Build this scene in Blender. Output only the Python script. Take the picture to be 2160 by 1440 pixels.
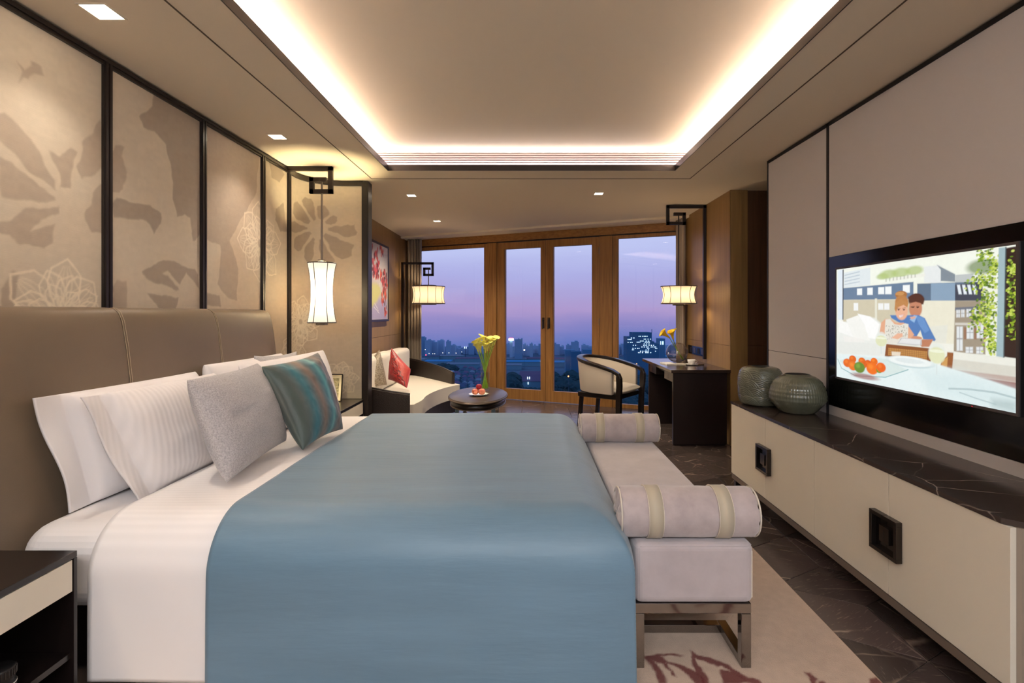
import bpy, math, random
import numpy as np
from mathutils import Vector, Matrix

for o in list(bpy.data.objects): bpy.data.objects.remove(o, do_unlink=True)
S = bpy.context.scene
COL = S.collection
random.seed(7); RNG = np.random.default_rng(7)
PI = math.pi

def lin(c):
    return tuple((x/255/12.92) if x/255 <= .04045 else ((x/255+.055)/1.055)**2.4 for x in c)

# ------------------------------------------------------------------ camera
F = 1100.0; CX = 1112.0; CY = 660.0; EYE = 1.38
cd = bpy.data.cameras.new('camera'); cam = bpy.data.objects.new('camera', cd); COL.objects.link(cam)
cam.location = (0, 0, EYE); cam.rotation_euler = (PI/2, 0, 0)
cd.sensor_width = 36; cd.lens = F/2160*36; cd.shift_x = -(CX-1080)/2160; cd.shift_y = (CY-720)/2160
cd.clip_start = .05; cd.clip_end = 4000
S.camera = cam
# ------------------------------------------------------------------ colour management, sky
S.view_settings.view_transform = 'Standard'; S.view_settings.look = 'None'
S.view_settings.gamma = 1; S.view_settings.exposure = 1.12; S.view_settings.use_curve_mapping = False
W = bpy.data.worlds.new('dusk_sky'); S.world = W; W.use_nodes = True
nt = W.node_tree; nt.nodes.clear()
out = nt.nodes.new('ShaderNodeOutputWorld'); bg = nt.nodes.new('ShaderNodeBackground')
tc = nt.nodes.new('ShaderNodeTexCoord'); sep = nt.nodes.new('ShaderNodeSeparateXYZ')
nt.links.new(tc.outputs['Generated'], sep.inputs[0])
mp = nt.nodes.new('ShaderNodeMapping'); mp.inputs['Scale'].default_value = (2.2, 2.2, 13)
nz = nt.nodes.new('ShaderNodeTexNoise'); nz.inputs['Scale'].default_value = 1.6; nz.inputs['Detail'].default_value = 5
nt.links.new(tc.outputs['Generated'], mp.inputs[0]); nt.links.new(mp.outputs[0], nz.inputs['Vector'])
ma = nt.nodes.new('ShaderNodeMath'); ma.operation = 'MULTIPLY_ADD'; ma.inputs[1].default_value = .055; ma.inputs[2].default_value = -.0275
nt.links.new(nz.outputs['Fac'], ma.inputs[0])
ad = nt.nodes.new('ShaderNodeMath'); ad.operation = 'ADD'
nt.links.new(sep.outputs['Z'], ad.inputs[0]); nt.links.new(ma.outputs[0], ad.inputs[1])
mr = nt.nodes.new('ShaderNodeMapRange'); mr.inputs['From Min'].default_value = -.15; mr.inputs['From Max'].default_value = .35
nt.links.new(ad.outputs[0], mr.inputs['Value'])
cr = nt.nodes.new('ShaderNodeValToRGB')
stops = [(-.15, (66, 92, 160)), (-.075, (88, 110, 176)), (-.05, (104, 120, 186)), (-.02, (140, 134, 192)), (.005, (174, 152, 200)),
         (.035, (172, 162, 210)), (.075, (174, 174, 222)), (.12, (190, 196, 235)), (.18, (192, 204, 240)), (.35, (150, 168, 220))]
el = cr.color_ramp.elements
for p, c in stops[1:-1]:
    e = el.new((p+.15)/.5); e.color = (*lin(c), 1)
el[0].color = (*lin(stops[0][1]), 1); el[-1].color = (*lin(stops[-1][1]), 1)
nt.links.new(mr.outputs[0], cr.inputs[0]); nt.links.new(cr.outputs[0], bg.inputs[0])
bg.inputs[1].default_value = .5
nt.links.new(bg.outputs[0], out.inputs[0])

# ------------------------------------------------------------------ large lights (cove strips, downlights, added fill)
def area(name, loc, rot, sx, sy, power, col):
    l = bpy.data.lights.new(name, 'AREA'); l.shape = 'RECTANGLE'; l.size = sx; l.size_y = sy
    l.energy = power; l.color = col; o = bpy.data.objects.new(name, l); COL.objects.link(o)
    o.location = loc; o.rotation_euler = rot; return o
def spot(name, loc, power, col, deg=80, blend=.6, rad=.03, aim=None):
    l = bpy.data.lights.new(name, 'SPOT'); l.energy = power; l.color = col; l.spot_size = math.radians(deg)
    l.spot_blend = blend; l.shadow_soft_size = rad
    o = bpy.data.objects.new(name, l); COL.objects.link(o); o.location = loc
    if aim:
        d = Vector(aim)-Vector(loc); o.rotation_euler = d.to_track_quat('-Z', 'Y').to_euler()
    return o
COVE = (1.0, .92, .93)
area('cove_strip_left', (-1.45, 2.64, 2.712), (PI, 0, 0), .05, 4.0, 17.5, COVE)
area('cove_strip_right', (1.53, 2.64, 2.712), (PI, 0, 0), .05, 4.0, 20, COVE)
area('cove_strip_far', (.04, 4.735, 2.712), (PI, 0, 0), 2.9, .03, 5.2, COVE)
area('cove_strip_near', (.04, .48, 2.712), (PI, 0, 0), 2.6, .04, 9, COVE)

DL = [(-1.805, .65), (-1.805, 2.214), (-1.813, 3.785)]
for i, (x, y) in enumerate(DL):
    spot('wall_downlight_beam', (x, y, 2.64), 10 if y < 1 else 15 if y < 3 else 18, (1, .88, .76), 120, .9, .02, (x+.35, y, .3))
for (x, y) in [(-1.26, 5.677), (-1.254, 7.258), (.767, 5.587), (.5, 6.3)]:  # the last spot has no ceiling fixture
    spot('bay_downlight_beam', (x, y, 2.64), 62 if x < 0 else 36, (1, .86, .64), 135, .9, .02, (x, y, 0))
for (x, y) in [(-.9, -.5), (1.0, -.5), (0, -.9)]:  # unseen spots added behind the viewpoint to brighten the room
    spot('added_fill_spot', (x, y, 2.64), 38, (1, .96, .95), 125, .9, .02, (x, y, 0))

# added soft fill light behind the viewpoint, not a real fixture
_e = area('added_fill_area', (.2, -1.0, 2.58), (math.radians(38), 0, 0), 3.0, 1.0, 50, (.93, .96, 1))
# ------------------------------------------------------------------ helpers
def px(x, y, X=None, Y=None, Z=None):
    u = (x-CX)/F; v = (CY-y)/F
    if X is not None: Y = X/u
    elif Z is not None: Y = (Z-EYE)/v
    return Vector((u*Y, Y, EYE+v*Y))

def props(o, label=None, cat=None, group=None, kind=None):
    if label: o['label'] = label
    if cat: o['category'] = cat
    if group: o['group'] = group
    if kind: o['kind'] = kind
    return o
def thing(name, label, cat, loc=(0, 0, 0), rotz=0, group=None):
    o = bpy.data.objects.new(name, None); COL.objects.link(o); o.location = loc; o.rotation_euler = (0, 0, rotz)
    o.empty_display_size = .1
    return props(o, label, cat, group)
def wloc(p):
    v = Vector((0, 0, 0))
    while p: v += p.location; p = p.parent
    return v
def link(name, me, mat, parent=None, local=False, origin=None):
    o = bpy.data.objects.new(name, me); COL.objects.link(o)
    mats = mat if isinstance(mat, (list, tuple)) else [mat]
    for m in mats: me.materials.append(m)
    n = len(me.vertices); a = np.empty(n*3, dtype=np.float32); me.vertices.foreach_get('co', a); a = a.reshape(-1, 3)
    if parent:
        o.parent = parent
        off = np.array((0, 0, 0)) if local else np.array(wloc(parent))
        if not local and parent.type != 'EMPTY' : pass
    else:
        off = np.array(((a[:, 0].min()+a[:, 0].max())/2, (a[:, 1].min()+a[:, 1].max())/2, a[:, 2].min())) if origin is None else np.array(origin)
        o.location = Vector(off)
    a = (a-off).astype(np.float32)
    me.vertices.foreach_set('co', a.ravel()); me.update()
    return o

class MB:
    def __init__(s): s.v = []; s.f = []; s.m = []; s.sm = []
    def add(s, vs, fs, mi=0, sm=False):
        b = len(s.v); s.v += [tuple(v) for v in vs]
        for f in fs: s.f.append([i+b for i in f]); s.m.append(mi); s.sm.append(sm)
        return s
    def box(s, x0, x1, y0, y1, z0, z1, mi=0):
        if x0 > x1: x0, x1 = x1, x0
        if y0 > y1: y0, y1 = y1, y0
        if z0 > z1: z0, z1 = z1, z0
        vs = [(x0, y0, z0), (x1, y0, z0), (x1, y1, z0), (x0, y1, z0), (x0, y0, z1), (x1, y0, z1), (x1, y1, z1), (x0, y1, z1)]
        return s.add(vs, [(0, 3, 2, 1), (4, 5, 6, 7), (0, 1, 5, 4), (1, 2, 6, 5), (2, 3, 7, 6), (3, 0, 4, 7)], mi)
    def obox(s, c, ax, ay, az, mi=0):      # centre and three half-axis vectors
        c = Vector(c); vs = []
        for k in (-1, 1):
            for (i, j) in ((-1, -1), (1, -1), (1, 1), (-1, 1)): vs.append(c+Vector(ax)*i+Vector(ay)*j+Vector(az)*k)
        return s.add(vs, [(0, 3, 2, 1), (4, 5, 6, 7), (0, 1, 5, 4), (1, 2, 6, 5), (2, 3, 7, 6), (3, 0, 4, 7)], mi)
    def prism(s, pts, z0, z1, mi=0, sm=False):
        n = len(pts); vs = [(p[0], p[1], z0) for p in pts]+[(p[0], p[1], z1) for p in pts]
        s.add(vs, [list(range(n))[::-1], list(range(n, 2*n))], mi)
        return s.add(vs, [(i, (i+1) % n, n+(i+1) % n, n+i) for i in range(n)], mi, sm)
    def bar(s, a, b, w, h=None, up=(0, 0, 1), mi=0):
        a = Vector(a); b = Vector(b); h = h or w; d = (b-a).normalized(); u = Vector(up)
        if abs(d.dot(u)) > .95: u = Vector((0, 1, 0))
        r = d.cross(u).normalized(); u = r.cross(d)
        return s.obox((a+b)/2, (b-a)/2, r*w/2, u*h/2, mi)
    def tube(s, pts, r, n=10, mi=0, cap=True):
        pts = [Vector(p) for p in pts]; rs = r if isinstance(r, (list, tuple)) else [r]*len(pts)
        rings = []; prev = None
        for i, p in enumerate(pts):
            d = (pts[min(i+1, len(pts)-1)]-pts[max(i-1, 0)]).normalized()
            if prev is None:
                u = Vector((0, 0, 1)) if abs(d.z) < .9 else Vector((1, 0, 0))
            else: u = prev
            a = d.cross(u).normalized(); u = a.cross(d).normalized(); prev = u
            rings.append([p+(a*math.cos(2*PI*k/n)+u*math.sin(2*PI*k/n))*rs[i] for k in range(n)])
        vs = [v for rg in rings for v in rg]; fs = []
        for i in range(len(pts)-1):
            for k in range(n): fs.append((i*n+k, i*n+(k+1) % n, (i+1)*n+(k+1) % n, (i+1)*n+k))
        s.add(vs, fs, mi, True)
        if cap:
            s.add(rings[0], [list(range(n))[::-1]], mi); s.add(rings[-1], [list(range(n))], mi)
        return s
    def lathe(s, prof, c=(0, 0, 0), n=32, mi=0, sm=True, sx=1, sy=1):
        vs = []; m = len(prof)
        for (r, z) in prof:
            for k in range(n):
                a = 2*PI*k/n; vs.append((c[0]+r*sx*math.cos(a), c[1]+r*sy*math.sin(a), c[2]+z))
        fs = [(i*n+k, i*n+(k+1) % n, (i+1)*n+(k+1) % n, (i+1)*n+k) for i in range(m-1) for k in range(n)]
        return s.add(vs, fs, mi, sm)
    def ball(s, c, r, n=16, m=10, mi=0, sc=(1, 1, 1)):
        vs = []; fs = []
        for i in range(m+1):
            t = PI*i/m
            for k in range(n):
                a = 2*PI*k/n
                vs.append((c[0]+r*sc[0]*math.sin(t)*math.cos(a), c[1]+r*sc[1]*math.sin(t)*math.sin(a), c[2]-r*sc[2]*math.cos(t)))
        for i in range(m):
            for k in range(n): fs.append((i*n+k, i*n+(k+1) % n, (i+1)*n+(k+1) % n, (i+1)*n+k))
        return s.add(vs, fs, mi, True)
    def build(s, name, mat, parent=None, local=False, bevel=0, seg=2, weld=False, origin=None):
        me = bpy.data.meshes.new(name); me.from_pydata(s.v, [], s.f)
        me.polygons.foreach_set('material_index', s.m); me.polygons.foreach_set('use_smooth', s.sm)
        if weld:
            import bmesh
            bm = bmesh.new(); bm.from_mesh(me); bmesh.ops.remove_doubles(bm, verts=bm.verts, dist=1e-5)
            bmesh.ops.recalc_face_normals(bm, faces=bm.faces); bm.to_mesh(me); bm.free()
        o = link(name, me, mat, parent, local, origin)
        if bevel:
            b = o.modifiers.new('bevel', 'BEVEL'); b.width = bevel; b.segments = seg; b.limit_method = 'ANGLE'; b.angle_limit = math.radians(40)
            b.harden_normals = False
        return o

def grid_mesh(name, P, mat, parent=None, local=False, closed=False, col=None, smooth=True, origin=None, solid=0):
    ny, nx = P.shape[:2]
    me = bpy.data.meshes.new(name)
    idx = np.arange(ny*nx).reshape(ny, nx)
    if closed:
        a = idx[:-1]; b = np.roll(idx, -1, 1)[:-1]; c = np.roll(idx, -1, 1)[1:]; d = idx[1:]
    else:
        a = idx[:-1, :-1]; b = idx[:-1, 1:]; c = idx[1:, 1:]; d = idx[1:, :-1]
    fs = np.stack([a, b, c, d], -1).reshape(-1, 4)
    me.vertices.add(ny*nx); me.vertices.foreach_set('co', P.reshape(-1).astype(np.float32))
    me.loops.add(len(fs)*4); me.loops.foreach_set('vertex_index', fs.reshape(-1).astype(np.int32))
    me.polygons.add(len(fs)); me.polygons.foreach_set('loop_start', (np.arange(len(fs))*4).astype(np.int32))
    me.polygons.foreach_set('loop_total', np.full(len(fs), 4, dtype=np.int32))
    me.polygons.foreach_set('use_smooth', np.full(len(fs), smooth))
    me.update(calc_edges=True); me.validate()
    if col is not None:
        at = me.color_attributes.new('Col', 'FLOAT_COLOR', 'POINT')
        c4 = np.concatenate([col.reshape(-1, 3), np.ones((ny*nx, 1))], 1).astype(np.float32)
        at.data.foreach_set('color', c4.ravel())
    o = link(name, me, mat, parent, local, origin)
    if solid:
        m = o.modifiers.new('solid', 'SOLIDIFY'); m.thickness = solid; m.offset = 0
    return o

# ---- numpy painting
def vnoise(h, w, cell, seed, octaves=4):
    r = np.random.default_rng(seed); out = np.zeros((h, w)); amp = 1; tot = 0
    for o in range(octaves):
        c = max(cell/2**o, 1.5); gh = int(h/c)+3; gw = int(w/c)+3; g = r.random((gh, gw))
        y = np.arange(h)/c; x = np.arange(w)/c; yi = y.astype(int); xi = x.astype(int)
        fy = y-yi; fx = x-xi; fy = fy*fy*(3-2*fy); fx = fx*fx*(3-2*fx)
        a = g[yi][:, xi]; b = g[yi][:, xi+1]; c_ = g[yi+1][:, xi]; d = g[yi+1][:, xi+1]
        fx = fx[None]; fy = fy[:, None]
        out += amp*((a*(1-fx)+b*fx)*(1-fy)+(c_*(1-fx)+d*fx)*fy); tot += amp; amp *= .5
    return out/tot
class Canvas:      # colour canvas with axis-aligned real coordinates (u to the right, v upwards)
    def __init__(s, u0, u1, v0, v1, nx, ny, base):
        s.U, s.V = np.meshgrid(np.linspace(u0, u1, nx), np.linspace(v0, v1, ny))
        s.nx = nx; s.ny = ny; s.c = np.zeros((ny, nx, 3)); s.c[:] = lin(base); s.wu = s.U; s.wv = s.V
        s.pix = abs(u1-u0)/nx
    def warp(s, amp, cell, seed):
        s.wu = s.U+(vnoise(s.ny, s.nx, cell, seed)-.5)*2*amp; s.wv = s.V+(vnoise(s.ny, s.nx, cell, seed+1)-.5)*2*amp
    def unwarp(s): s.wu = s.U; s.wv = s.V
    def blend(s, m, col, a=1.0):
        m = (m*a)[..., None]; s.c = s.c*(1-m)+np.array(lin(col))*m
    def polymask(s, pts, soft=0):
        U, V = s.wu, s.wv; ins = np.zeros(U.shape, bool); dist = np.full(U.shape, 1e9); n = len(pts)
        us = [p[0] for p in pts]; vs = [p[1] for p in pts]; pad = soft*2+s.pix*3
        bb = (U > min(us)-pad) & (U < max(us)+pad) & (V > min(vs)-pad) & (V < max(vs)+pad)
        if not bb.any(): return np.zeros(U.shape)
        u = U[bb]; v = V[bb]; inb = np.zeros(u.shape, bool); db = np.full(u.shape, 1e9)
        for i in range(n):
            (x0, y0), (x1, y1) = pts[i], pts[(i+1) % n]
            if y0 != y1:
                c = ((y0 > v) != (y1 > v)) & (u < (x1-x0)*(v-y0)/(y1-y0)+x0); inb ^= c
            dx, dy = x1-x0, y1-y0; L = dx*dx+dy*dy+1e-12
            t = np.clip(((u-x0)*dx+(v-y0)*dy)/L, 0, 1); db = np.minimum(db, np.hypot(u-x0-t*dx, v-y0-t*dy))
        w = max(soft, s.pix*.6); sd = np.where(inb, db, -db); mb = np.clip(sd/w*.5+.5, 0, 1)
        m = np.zeros(U.shape); m[bb] = mb; return m
    def poly(s, pts, col, a=1.0, soft=0): s.blend(s.polymask(pts, soft), col, a)
    def stroke(s, pts, w, col, a=1.0):
        us = [p[0] for p in pts]; vs = [p[1] for p in pts]; pad = w*2+s.pix*3
        bb = (s.wu > min(us)-pad) & (s.wu < max(us)+pad) & (s.wv > min(vs)-pad) & (s.wv < max(vs)+pad)
        if not bb.any(): return
        u = s.wu[bb]; v = s.wv[bb]; db = np.full(u.shape, 1e9)
        for i in range(len(pts)-1):
            (x0, y0), (x1, y1) = pts[i], pts[i+1]; dx, dy = x1-x0, y1-y0; L = dx*dx+dy*dy+1e-12
            t = np.clip(((u-x0)*dx+(v-y0)*dy)/L, 0, 1); db = np.minimum(db, np.hypot(u-x0-t*dx, v-y0-t*dy))
        m = np.zeros(s.U.shape); m[bb] = np.clip((w/2-db)/s.pix+.5, 0, 1); s.blend(m, col, a)
    def ell(s, cu, cv, ru, rv, col, a=1.0, soft=.15):
        d = np.hypot((s.wu-cu)/ru, (s.wv-cv)/rv); s.blend(np.clip((1-d)/soft+.5, 0, 1), col, a)
    def noise(s, amp, cell, seed):
        s.c *= 1+(vnoise(s.ny, s.nx, cell, seed)[..., None]-.5)*2*amp

# ---- materials
MATS = {}
def mat(name, col, rough=.5, metal=0, spec=.5, coat=0, sheen=0, emit=None, estr=0, trans=0, ior=1.45, var=0, vscale=8, bump=0, bscale=60, bdetail=4, stretch=(1, 1, 1), col2=None, attr=False, obj_rand=0, thin=None):
    m = bpy.data.materials.new(name); m.use_nodes = True; n = m.node_tree.nodes; L = m.node_tree.links
    b = n['Principled BSDF']; b.inputs['Base Color'].default_value = (*lin(col), 1)
    b.inputs['Roughness'].default_value = rough; b.inputs['Metallic'].default_value = metal
    b.inputs['Specular IOR Level'].default_value = spec; b.inputs['Coat Weight'].default_value = coat
    b.inputs['Coat Roughness'].default_value = .08
    b.inputs['Sheen Weight'].default_value = sheen; b.inputs['Transmission Weight'].default_value = trans; b.inputs['IOR'].default_value = ior
    if emit: b.inputs['Emission Color'].default_value = (*lin(emit), 1); b.inputs['Emission Strength'].default_value = estr
    src = None
    if attr:
        a = n.new('ShaderNodeVertexColor'); a.layer_name = 'Col'; src = a.outputs[0]; L.new(src, b.inputs['Base Color'])
    tc = n.new('ShaderNodeTexCoord'); mp = n.new('ShaderNodeMapping'); mp.inputs['Scale'].default_value = stretch
    L.new(tc.outputs['Object'], mp.inputs[0])
    if var or col2:
        nz = n.new('ShaderNodeTexNoise'); nz.inputs['Scale'].default_value = vscale; nz.inputs['Detail'].default_value = 6; nz.inputs['Roughness'].default_value = .6
        L.new(mp.outputs[0], nz.inputs['Vector'])
        r = n.new('ShaderNodeValToRGB'); r.color_ramp.elements[0].position = .3; r.color_ramp.elements[1].position = .7
        c2 = col2 or tuple(max(0, x*(1-var)) for x in col); c1 = col if col2 else tuple(min(255, x*(1+var)) for x in col)
        r.color_ramp.elements[0].color = (*lin(c2), 1); r.color_ramp.elements[1].color = (*lin(c1), 1)
        L.new(nz.outputs['Fac'], r.inputs[0]); src = r.outputs[0]; L.new(src, b.inputs['Base Color'])
    if obj_rand and src is not None:
        oi = n.new('ShaderNodeObjectInfo'); mm = n.new('ShaderNodeMapRange'); mm.inputs['To Min'].default_value = 1-obj_rand; mm.inputs['To Max'].default_value = 1+obj_rand
        L.new(oi.outputs['Random'], mm.inputs['Value']); hv = n.new('ShaderNodeHueSaturation'); L.new(src, hv.inputs['Color']); L.new(mm.outputs[0], hv.inputs['Value'])
        L.new(hv.outputs[0], b.inputs['Base Color'])
    if bump:
        nb = n.new('ShaderNodeTexNoise'); nb.inputs['Scale'].default_value = bscale; nb.inputs['Detail'].default_value = bdetail
        L.new(mp.outputs[0], nb.inputs['Vector']); bp = n.new('ShaderNodeBump'); bp.inputs['Strength'].default_value = bump; bp.inputs['Distance'].default_value = .01
        L.new(nb.outputs['Fac'], bp.inputs['Height']); L.new(bp.outputs[0], b.inputs['Normal'])
    MATS[name] = m; return m
def add_wave(m, scale, amount, direction='X', rough=None, dist=0, bump=0):
    n = m.node_tree.nodes; L = m.node_tree.links; b = n['Principled BSDF']
    tc = n.new('ShaderNodeTexCoord'); w = n.new('ShaderNodeTexWave'); w.bands_direction = direction; w.inputs['Scale'].default_value = scale; w.inputs['Distortion'].default_value = dist
    L.new(tc.outputs['Object'], w.inputs['Vector'])
    mr = n.new('ShaderNodeMapRange'); mr.inputs['To Min'].default_value = 1-amount; mr.inputs['To Max'].default_value = 1+amount*.3
    L.new(w.outputs['Fac'], mr.inputs['Value'])
    hv = n.new('ShaderNodeHueSaturation'); src = b.inputs['Base Color'].links[0].from_socket if b.inputs['Base Color'].links else None
    if src: L.new(src, hv.inputs['Color'])
    else: hv.inputs['Color'].default_value = b.inputs['Base Color'].default_value
    L.new(mr.outputs[0], hv.inputs['Value']); L.new(hv.outputs[0], b.inputs['Base Color'])
    if bump:
        bp = n.new('ShaderNodeBump'); bp.inputs['Strength'].default_value = bump; bp.inputs['Distance'].default_value = .004
        L.new(w.outputs['Fac'], bp.inputs['Height']); L.new(bp.outputs[0], b.inputs['Normal'])
    if rough:
        m2 = n.new('ShaderNodeMapRange'); m2.inputs['To Min'].default_value = rough[0]; m2.inputs['To Max'].default_value = rough[1]
        L.new(w.outputs['Fac'], m2.inputs['Value']); L.new(m2.outputs[0], b.inputs['Roughness'])

def marble(name, base, vein, vscale, width=.03, rough=.15, rand=False, grain=0):
    m = bpy.data.materials.new(name); m.use_nodes = True; n = m.node_tree.nodes; L = m.node_tree.links; b = n['Principled BSDF']
    tc = n.new('ShaderNodeTexCoord'); nz = n.new('ShaderNodeTexNoise'); nz.inputs['Scale'].default_value = 2.5; nz.inputs['Detail'].default_value = 4
    vec = tc.outputs['Object']
    if rand:
        oi = n.new('ShaderNodeObjectInfo'); cx = n.new('ShaderNodeVectorMath'); cx.operation = 'SCALE'; L.new(oi.outputs['Location'], cx.inputs[0]); cx.inputs['Scale'].default_value = 7.3
        ad = n.new('ShaderNodeVectorMath'); ad.operation = 'ADD'; L.new(vec, ad.inputs[0]); L.new(cx.outputs[0], ad.inputs[1])
        ro = n.new('ShaderNodeVectorRotate'); ro.rotation_type = 'Z_AXIS'; mu = n.new('ShaderNodeMath'); mu.operation = 'MULTIPLY'; mu.inputs[1].default_value = 6.28
        L.new(oi.outputs['Random'], mu.inputs[0]); L.new(mu.outputs[0], ro.inputs['Angle']); L.new(ad.outputs[0], ro.inputs['Vector']); vec = ro.outputs[0]
    L.new(vec, nz.inputs['Vector'])
    mx = n.new('ShaderNodeMix'); mx.data_type = 'VECTOR'; mx.inputs['Factor'].default_value = .12
    L.new(vec, mx.inputs['A']); L.new(nz.outputs['Color'], mx.inputs['B'])
    vo = n.new('ShaderNodeTexVoronoi'); vo.feature = 'DISTANCE_TO_EDGE'; vo.inputs['Scale'].default_value = vscale; L.new(mx.outputs['Result'], vo.inputs['Vector'])
    r = n.new('ShaderNodeValToRGB'); r.color_ramp.elements[0].position = 0; r.color_ramp.elements[0].color = (1, 1, 1, 1); r.color_ramp.elements[1].position = width; r.color_ramp.elements[1].color = (0, 0, 0, 1)
    L.new(vo.outputs['Distance'], r.inputs[0])
    n2 = n.new('ShaderNodeTexNoise'); n2.inputs['Scale'].default_value = 5; n2.inputs['Detail'].default_value = 8; L.new(vec, n2.inputs['Vector'])
    mk = n.new('ShaderNodeMapRange'); mk.inputs['From Min'].default_value = .45; mk.inputs['From Max'].default_value = .65; L.new(n2.outputs['Fac'], mk.inputs['Value'])
    mu2 = n.new('ShaderNodeMath'); mu2.operation = 'MULTIPLY'; L.new(r.outputs[0], mu2.inputs[0]); L.new(mk.outputs[0], mu2.inputs[1])
    fac = mu2.outputs[0]
    if grain:
        mp = n.new('ShaderNodeMapping'); mp.inputs['Scale'].default_value = (9, 70, 9); L.new(vec, mp.inputs[0])
        n3 = n.new('ShaderNodeTexNoise'); n3.inputs['Scale'].default_value = 1.2; n3.inputs['Detail'].default_value = 6; n3.inputs['Distortion'].default_value = 1.5; L.new(mp.outputs[0], n3.inputs['Vector'])
        m3 = n.new('ShaderNodeMapRange'); m3.inputs['From Min'].default_value = .60; m3.inputs['From Max'].default_value = .74; m3.inputs['To Max'].default_value = grain; L.new(n3.outputs['Fac'], m3.inputs['Value'])
        m4 = n.new('ShaderNodeMath'); m4.operation = 'MAXIMUM'; L.new(fac, m4.inputs[0]); L.new(m3.outputs[0], m4.inputs[1]); fac = m4.outputs[0]
    mc = n.new('ShaderNodeMix'); mc.data_type = 'RGBA'; L.new(fac, mc.inputs['Factor'])
    mc.inputs['A'].default_value = (*lin(base), 1); mc.inputs['B'].default_value = (*lin(vein), 1)
    srcc = mc.outputs['Result']
    if rand:
        mm = n.new('ShaderNodeMapRange'); mm.inputs['To Min'].default_value = .6; mm.inputs['To Max'].default_value = 1.5; L.new(oi.outputs['Random'], mm.inputs['Value'])
        hv = n.new('ShaderNodeHueSaturation'); L.new(srcc, hv.inputs['Color']); L.new(mm.outputs[0], hv.inputs['Value']); srcc = hv.outputs[0]
    L.new(srcc, b.inputs['Base Color']); b.inputs['Roughness'].default_value = rough
    return m

def woodmat(name, c1, c2, rough=.4, axis='Z', scale=1.0):
    m = bpy.data.materials.new(name); m.use_nodes = True; n = m.node_tree.nodes; L = m.node_tree.links; b = n['Principled BSDF']
    tc = n.new('ShaderNodeTexCoord'); mp = n.new('ShaderNodeMapping')
    mp.inputs['Scale'].default_value = {'Z': (22, 22, 1.2), 'X': (1.2, 22, 22), 'Y': (22, 1.2, 22)}[axis]
    L.new(tc.outputs['Object'], mp.inputs[0])
    nz = n.new('ShaderNodeTexNoise'); nz.inputs['Scale'].default_value = 1.6*scale; nz.inputs['Detail'].default_value = 7; nz.inputs['Distortion'].default_value = .6
    L.new(mp.outputs[0], nz.inputs['Vector'])
    r = n.new('ShaderNodeValToRGB'); r.color_ramp.elements[0].position = .3; r.color_ramp.elements[1].position = .72
    r.color_ramp.elements[0].color = (*lin(c2), 1); r.color_ramp.elements[1].color = (*lin(c1), 1)
    L.new(nz.outputs['Fac'], r.inputs[0]); L.new(r.outputs[0], b.inputs['Base Color']); b.inputs['Roughness'].default_value = rough
    return m

M_ceil = mat('ceiling_paint', (224, 209, 187), .7)
M_gap = mat('shadow_gap', (92, 74, 58), .7)
M_bronze = mat('dark_bronze', (46, 38, 36), .35, metal=.4)
M_frame = mat('espresso_frame', (34, 27, 24), .35)
M_dark = mat('espresso_lacquer', (26, 19, 18), .28, coat=.3)
M_leather = mat('bronze_leather', (120, 104, 86), .38, spec=.4, bump=.08, bscale=300, var=.03, vscale=2)
M_stitch = mat('stitching', (185, 168, 140), .8)
M_white = mat('white_cotton', (244, 239, 238), .75, sheen=.2, bump=.05, bscale=500)
M_stripeV = mat('sateen_stripe_pillow', (244, 239, 238), .6, sheen=.2); add_wave(M_stripeV, 11, .035, 'Y', (.45, .8), .2, bump=.25)
M_stripeH = mat('sateen_stripe_duvet', (244, 239, 238), .6, sheen=.2); add_wave(M_stripeH, 11, .03, 'Y', (.5, .75), 0, bump=.1)
M_coverlet = mat('blue_satin', (104, 133, 154), .42, spec=.45, sheen=.25, bump=.10, bscale=26, bdetail=5, stretch=(.35, 2.5, 2.5), var=.045, vscale=3.5)
M_silver = mat('silver_jacquard', (204, 200, 202), .5, sheen=.3, col2=(150, 146, 150), vscale=170, bump=.5, bscale=170)
M_painted = mat('painted_cloth', (200, 200, 200), .42, attr=True, sheen=.2, bump=.1, bscale=220)
M_velvet = mat('taupe_velvet', (192, 180, 180), .8, sheen=.6, col2=(165, 152, 152), vscale=9, bump=.15, bscale=30)
M_seat = mat('lilac_grey_velvet', (190, 180, 182), .8, sheen=.5, col2=(172, 162, 164), vscale=6, bump=.05, bscale=25)
M_band = mat('gold_beige_band', (186, 176, 156), .6, sheen=.2)
M_piping = mat('cream_piping', (214, 204, 190), .7)
M_chrome = mat('polished_steel', (150, 145, 142), .08, metal=1)
M_steel = mat('dark_steel', (120, 110, 102), .3, metal=.75)
M_cream = mat('cream_lacquer', (218, 210, 194), .42, var=.01, vscale=3)
M_wallp = mat('taupe_panel', (184, 177, 173), .6, bump=.02, bscale=400)
M_mural = mat('silk_mural', (200, 180, 150), .55, attr=True, bump=.12, bscale=60, stretch=(1, .25, 9))
M_marble = marble('dark_marble', (60, 50, 46), (165, 150, 138), 3.2, .010, .16)
M_tile = marble('dark_tile', (70, 59, 56), (140, 122, 110), 3.0, .02, .24, rand=True, grain=.45)
M_grout = mat('pale_grout', (120, 106, 94), .8)
M_rug = mat('rug_pile', (190, 165, 150), .95, attr=True, sheen=.05, bump=.5, bscale=240)
M_wood = woodmat('honey_oak', (164, 116, 64), (130, 88, 44), .42)
M_woodX = woodmat('honey_oak_horizontal', (164, 116, 64), (130, 88, 44), .42, 'X')
M_panel = woodmat('walnut_veneer', (156, 122, 74), (138, 106, 62), .45, scale=.6)
M_panel2 = woodmat('dark_walnut_veneer', (96, 68, 46), (70, 48, 32), .45, scale=.6)
M_curtain = mat('taupe_curtain', (150, 134, 118), .85, sheen=.3)
M_black = mat('black_glass', (8, 8, 9), .12)
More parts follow.
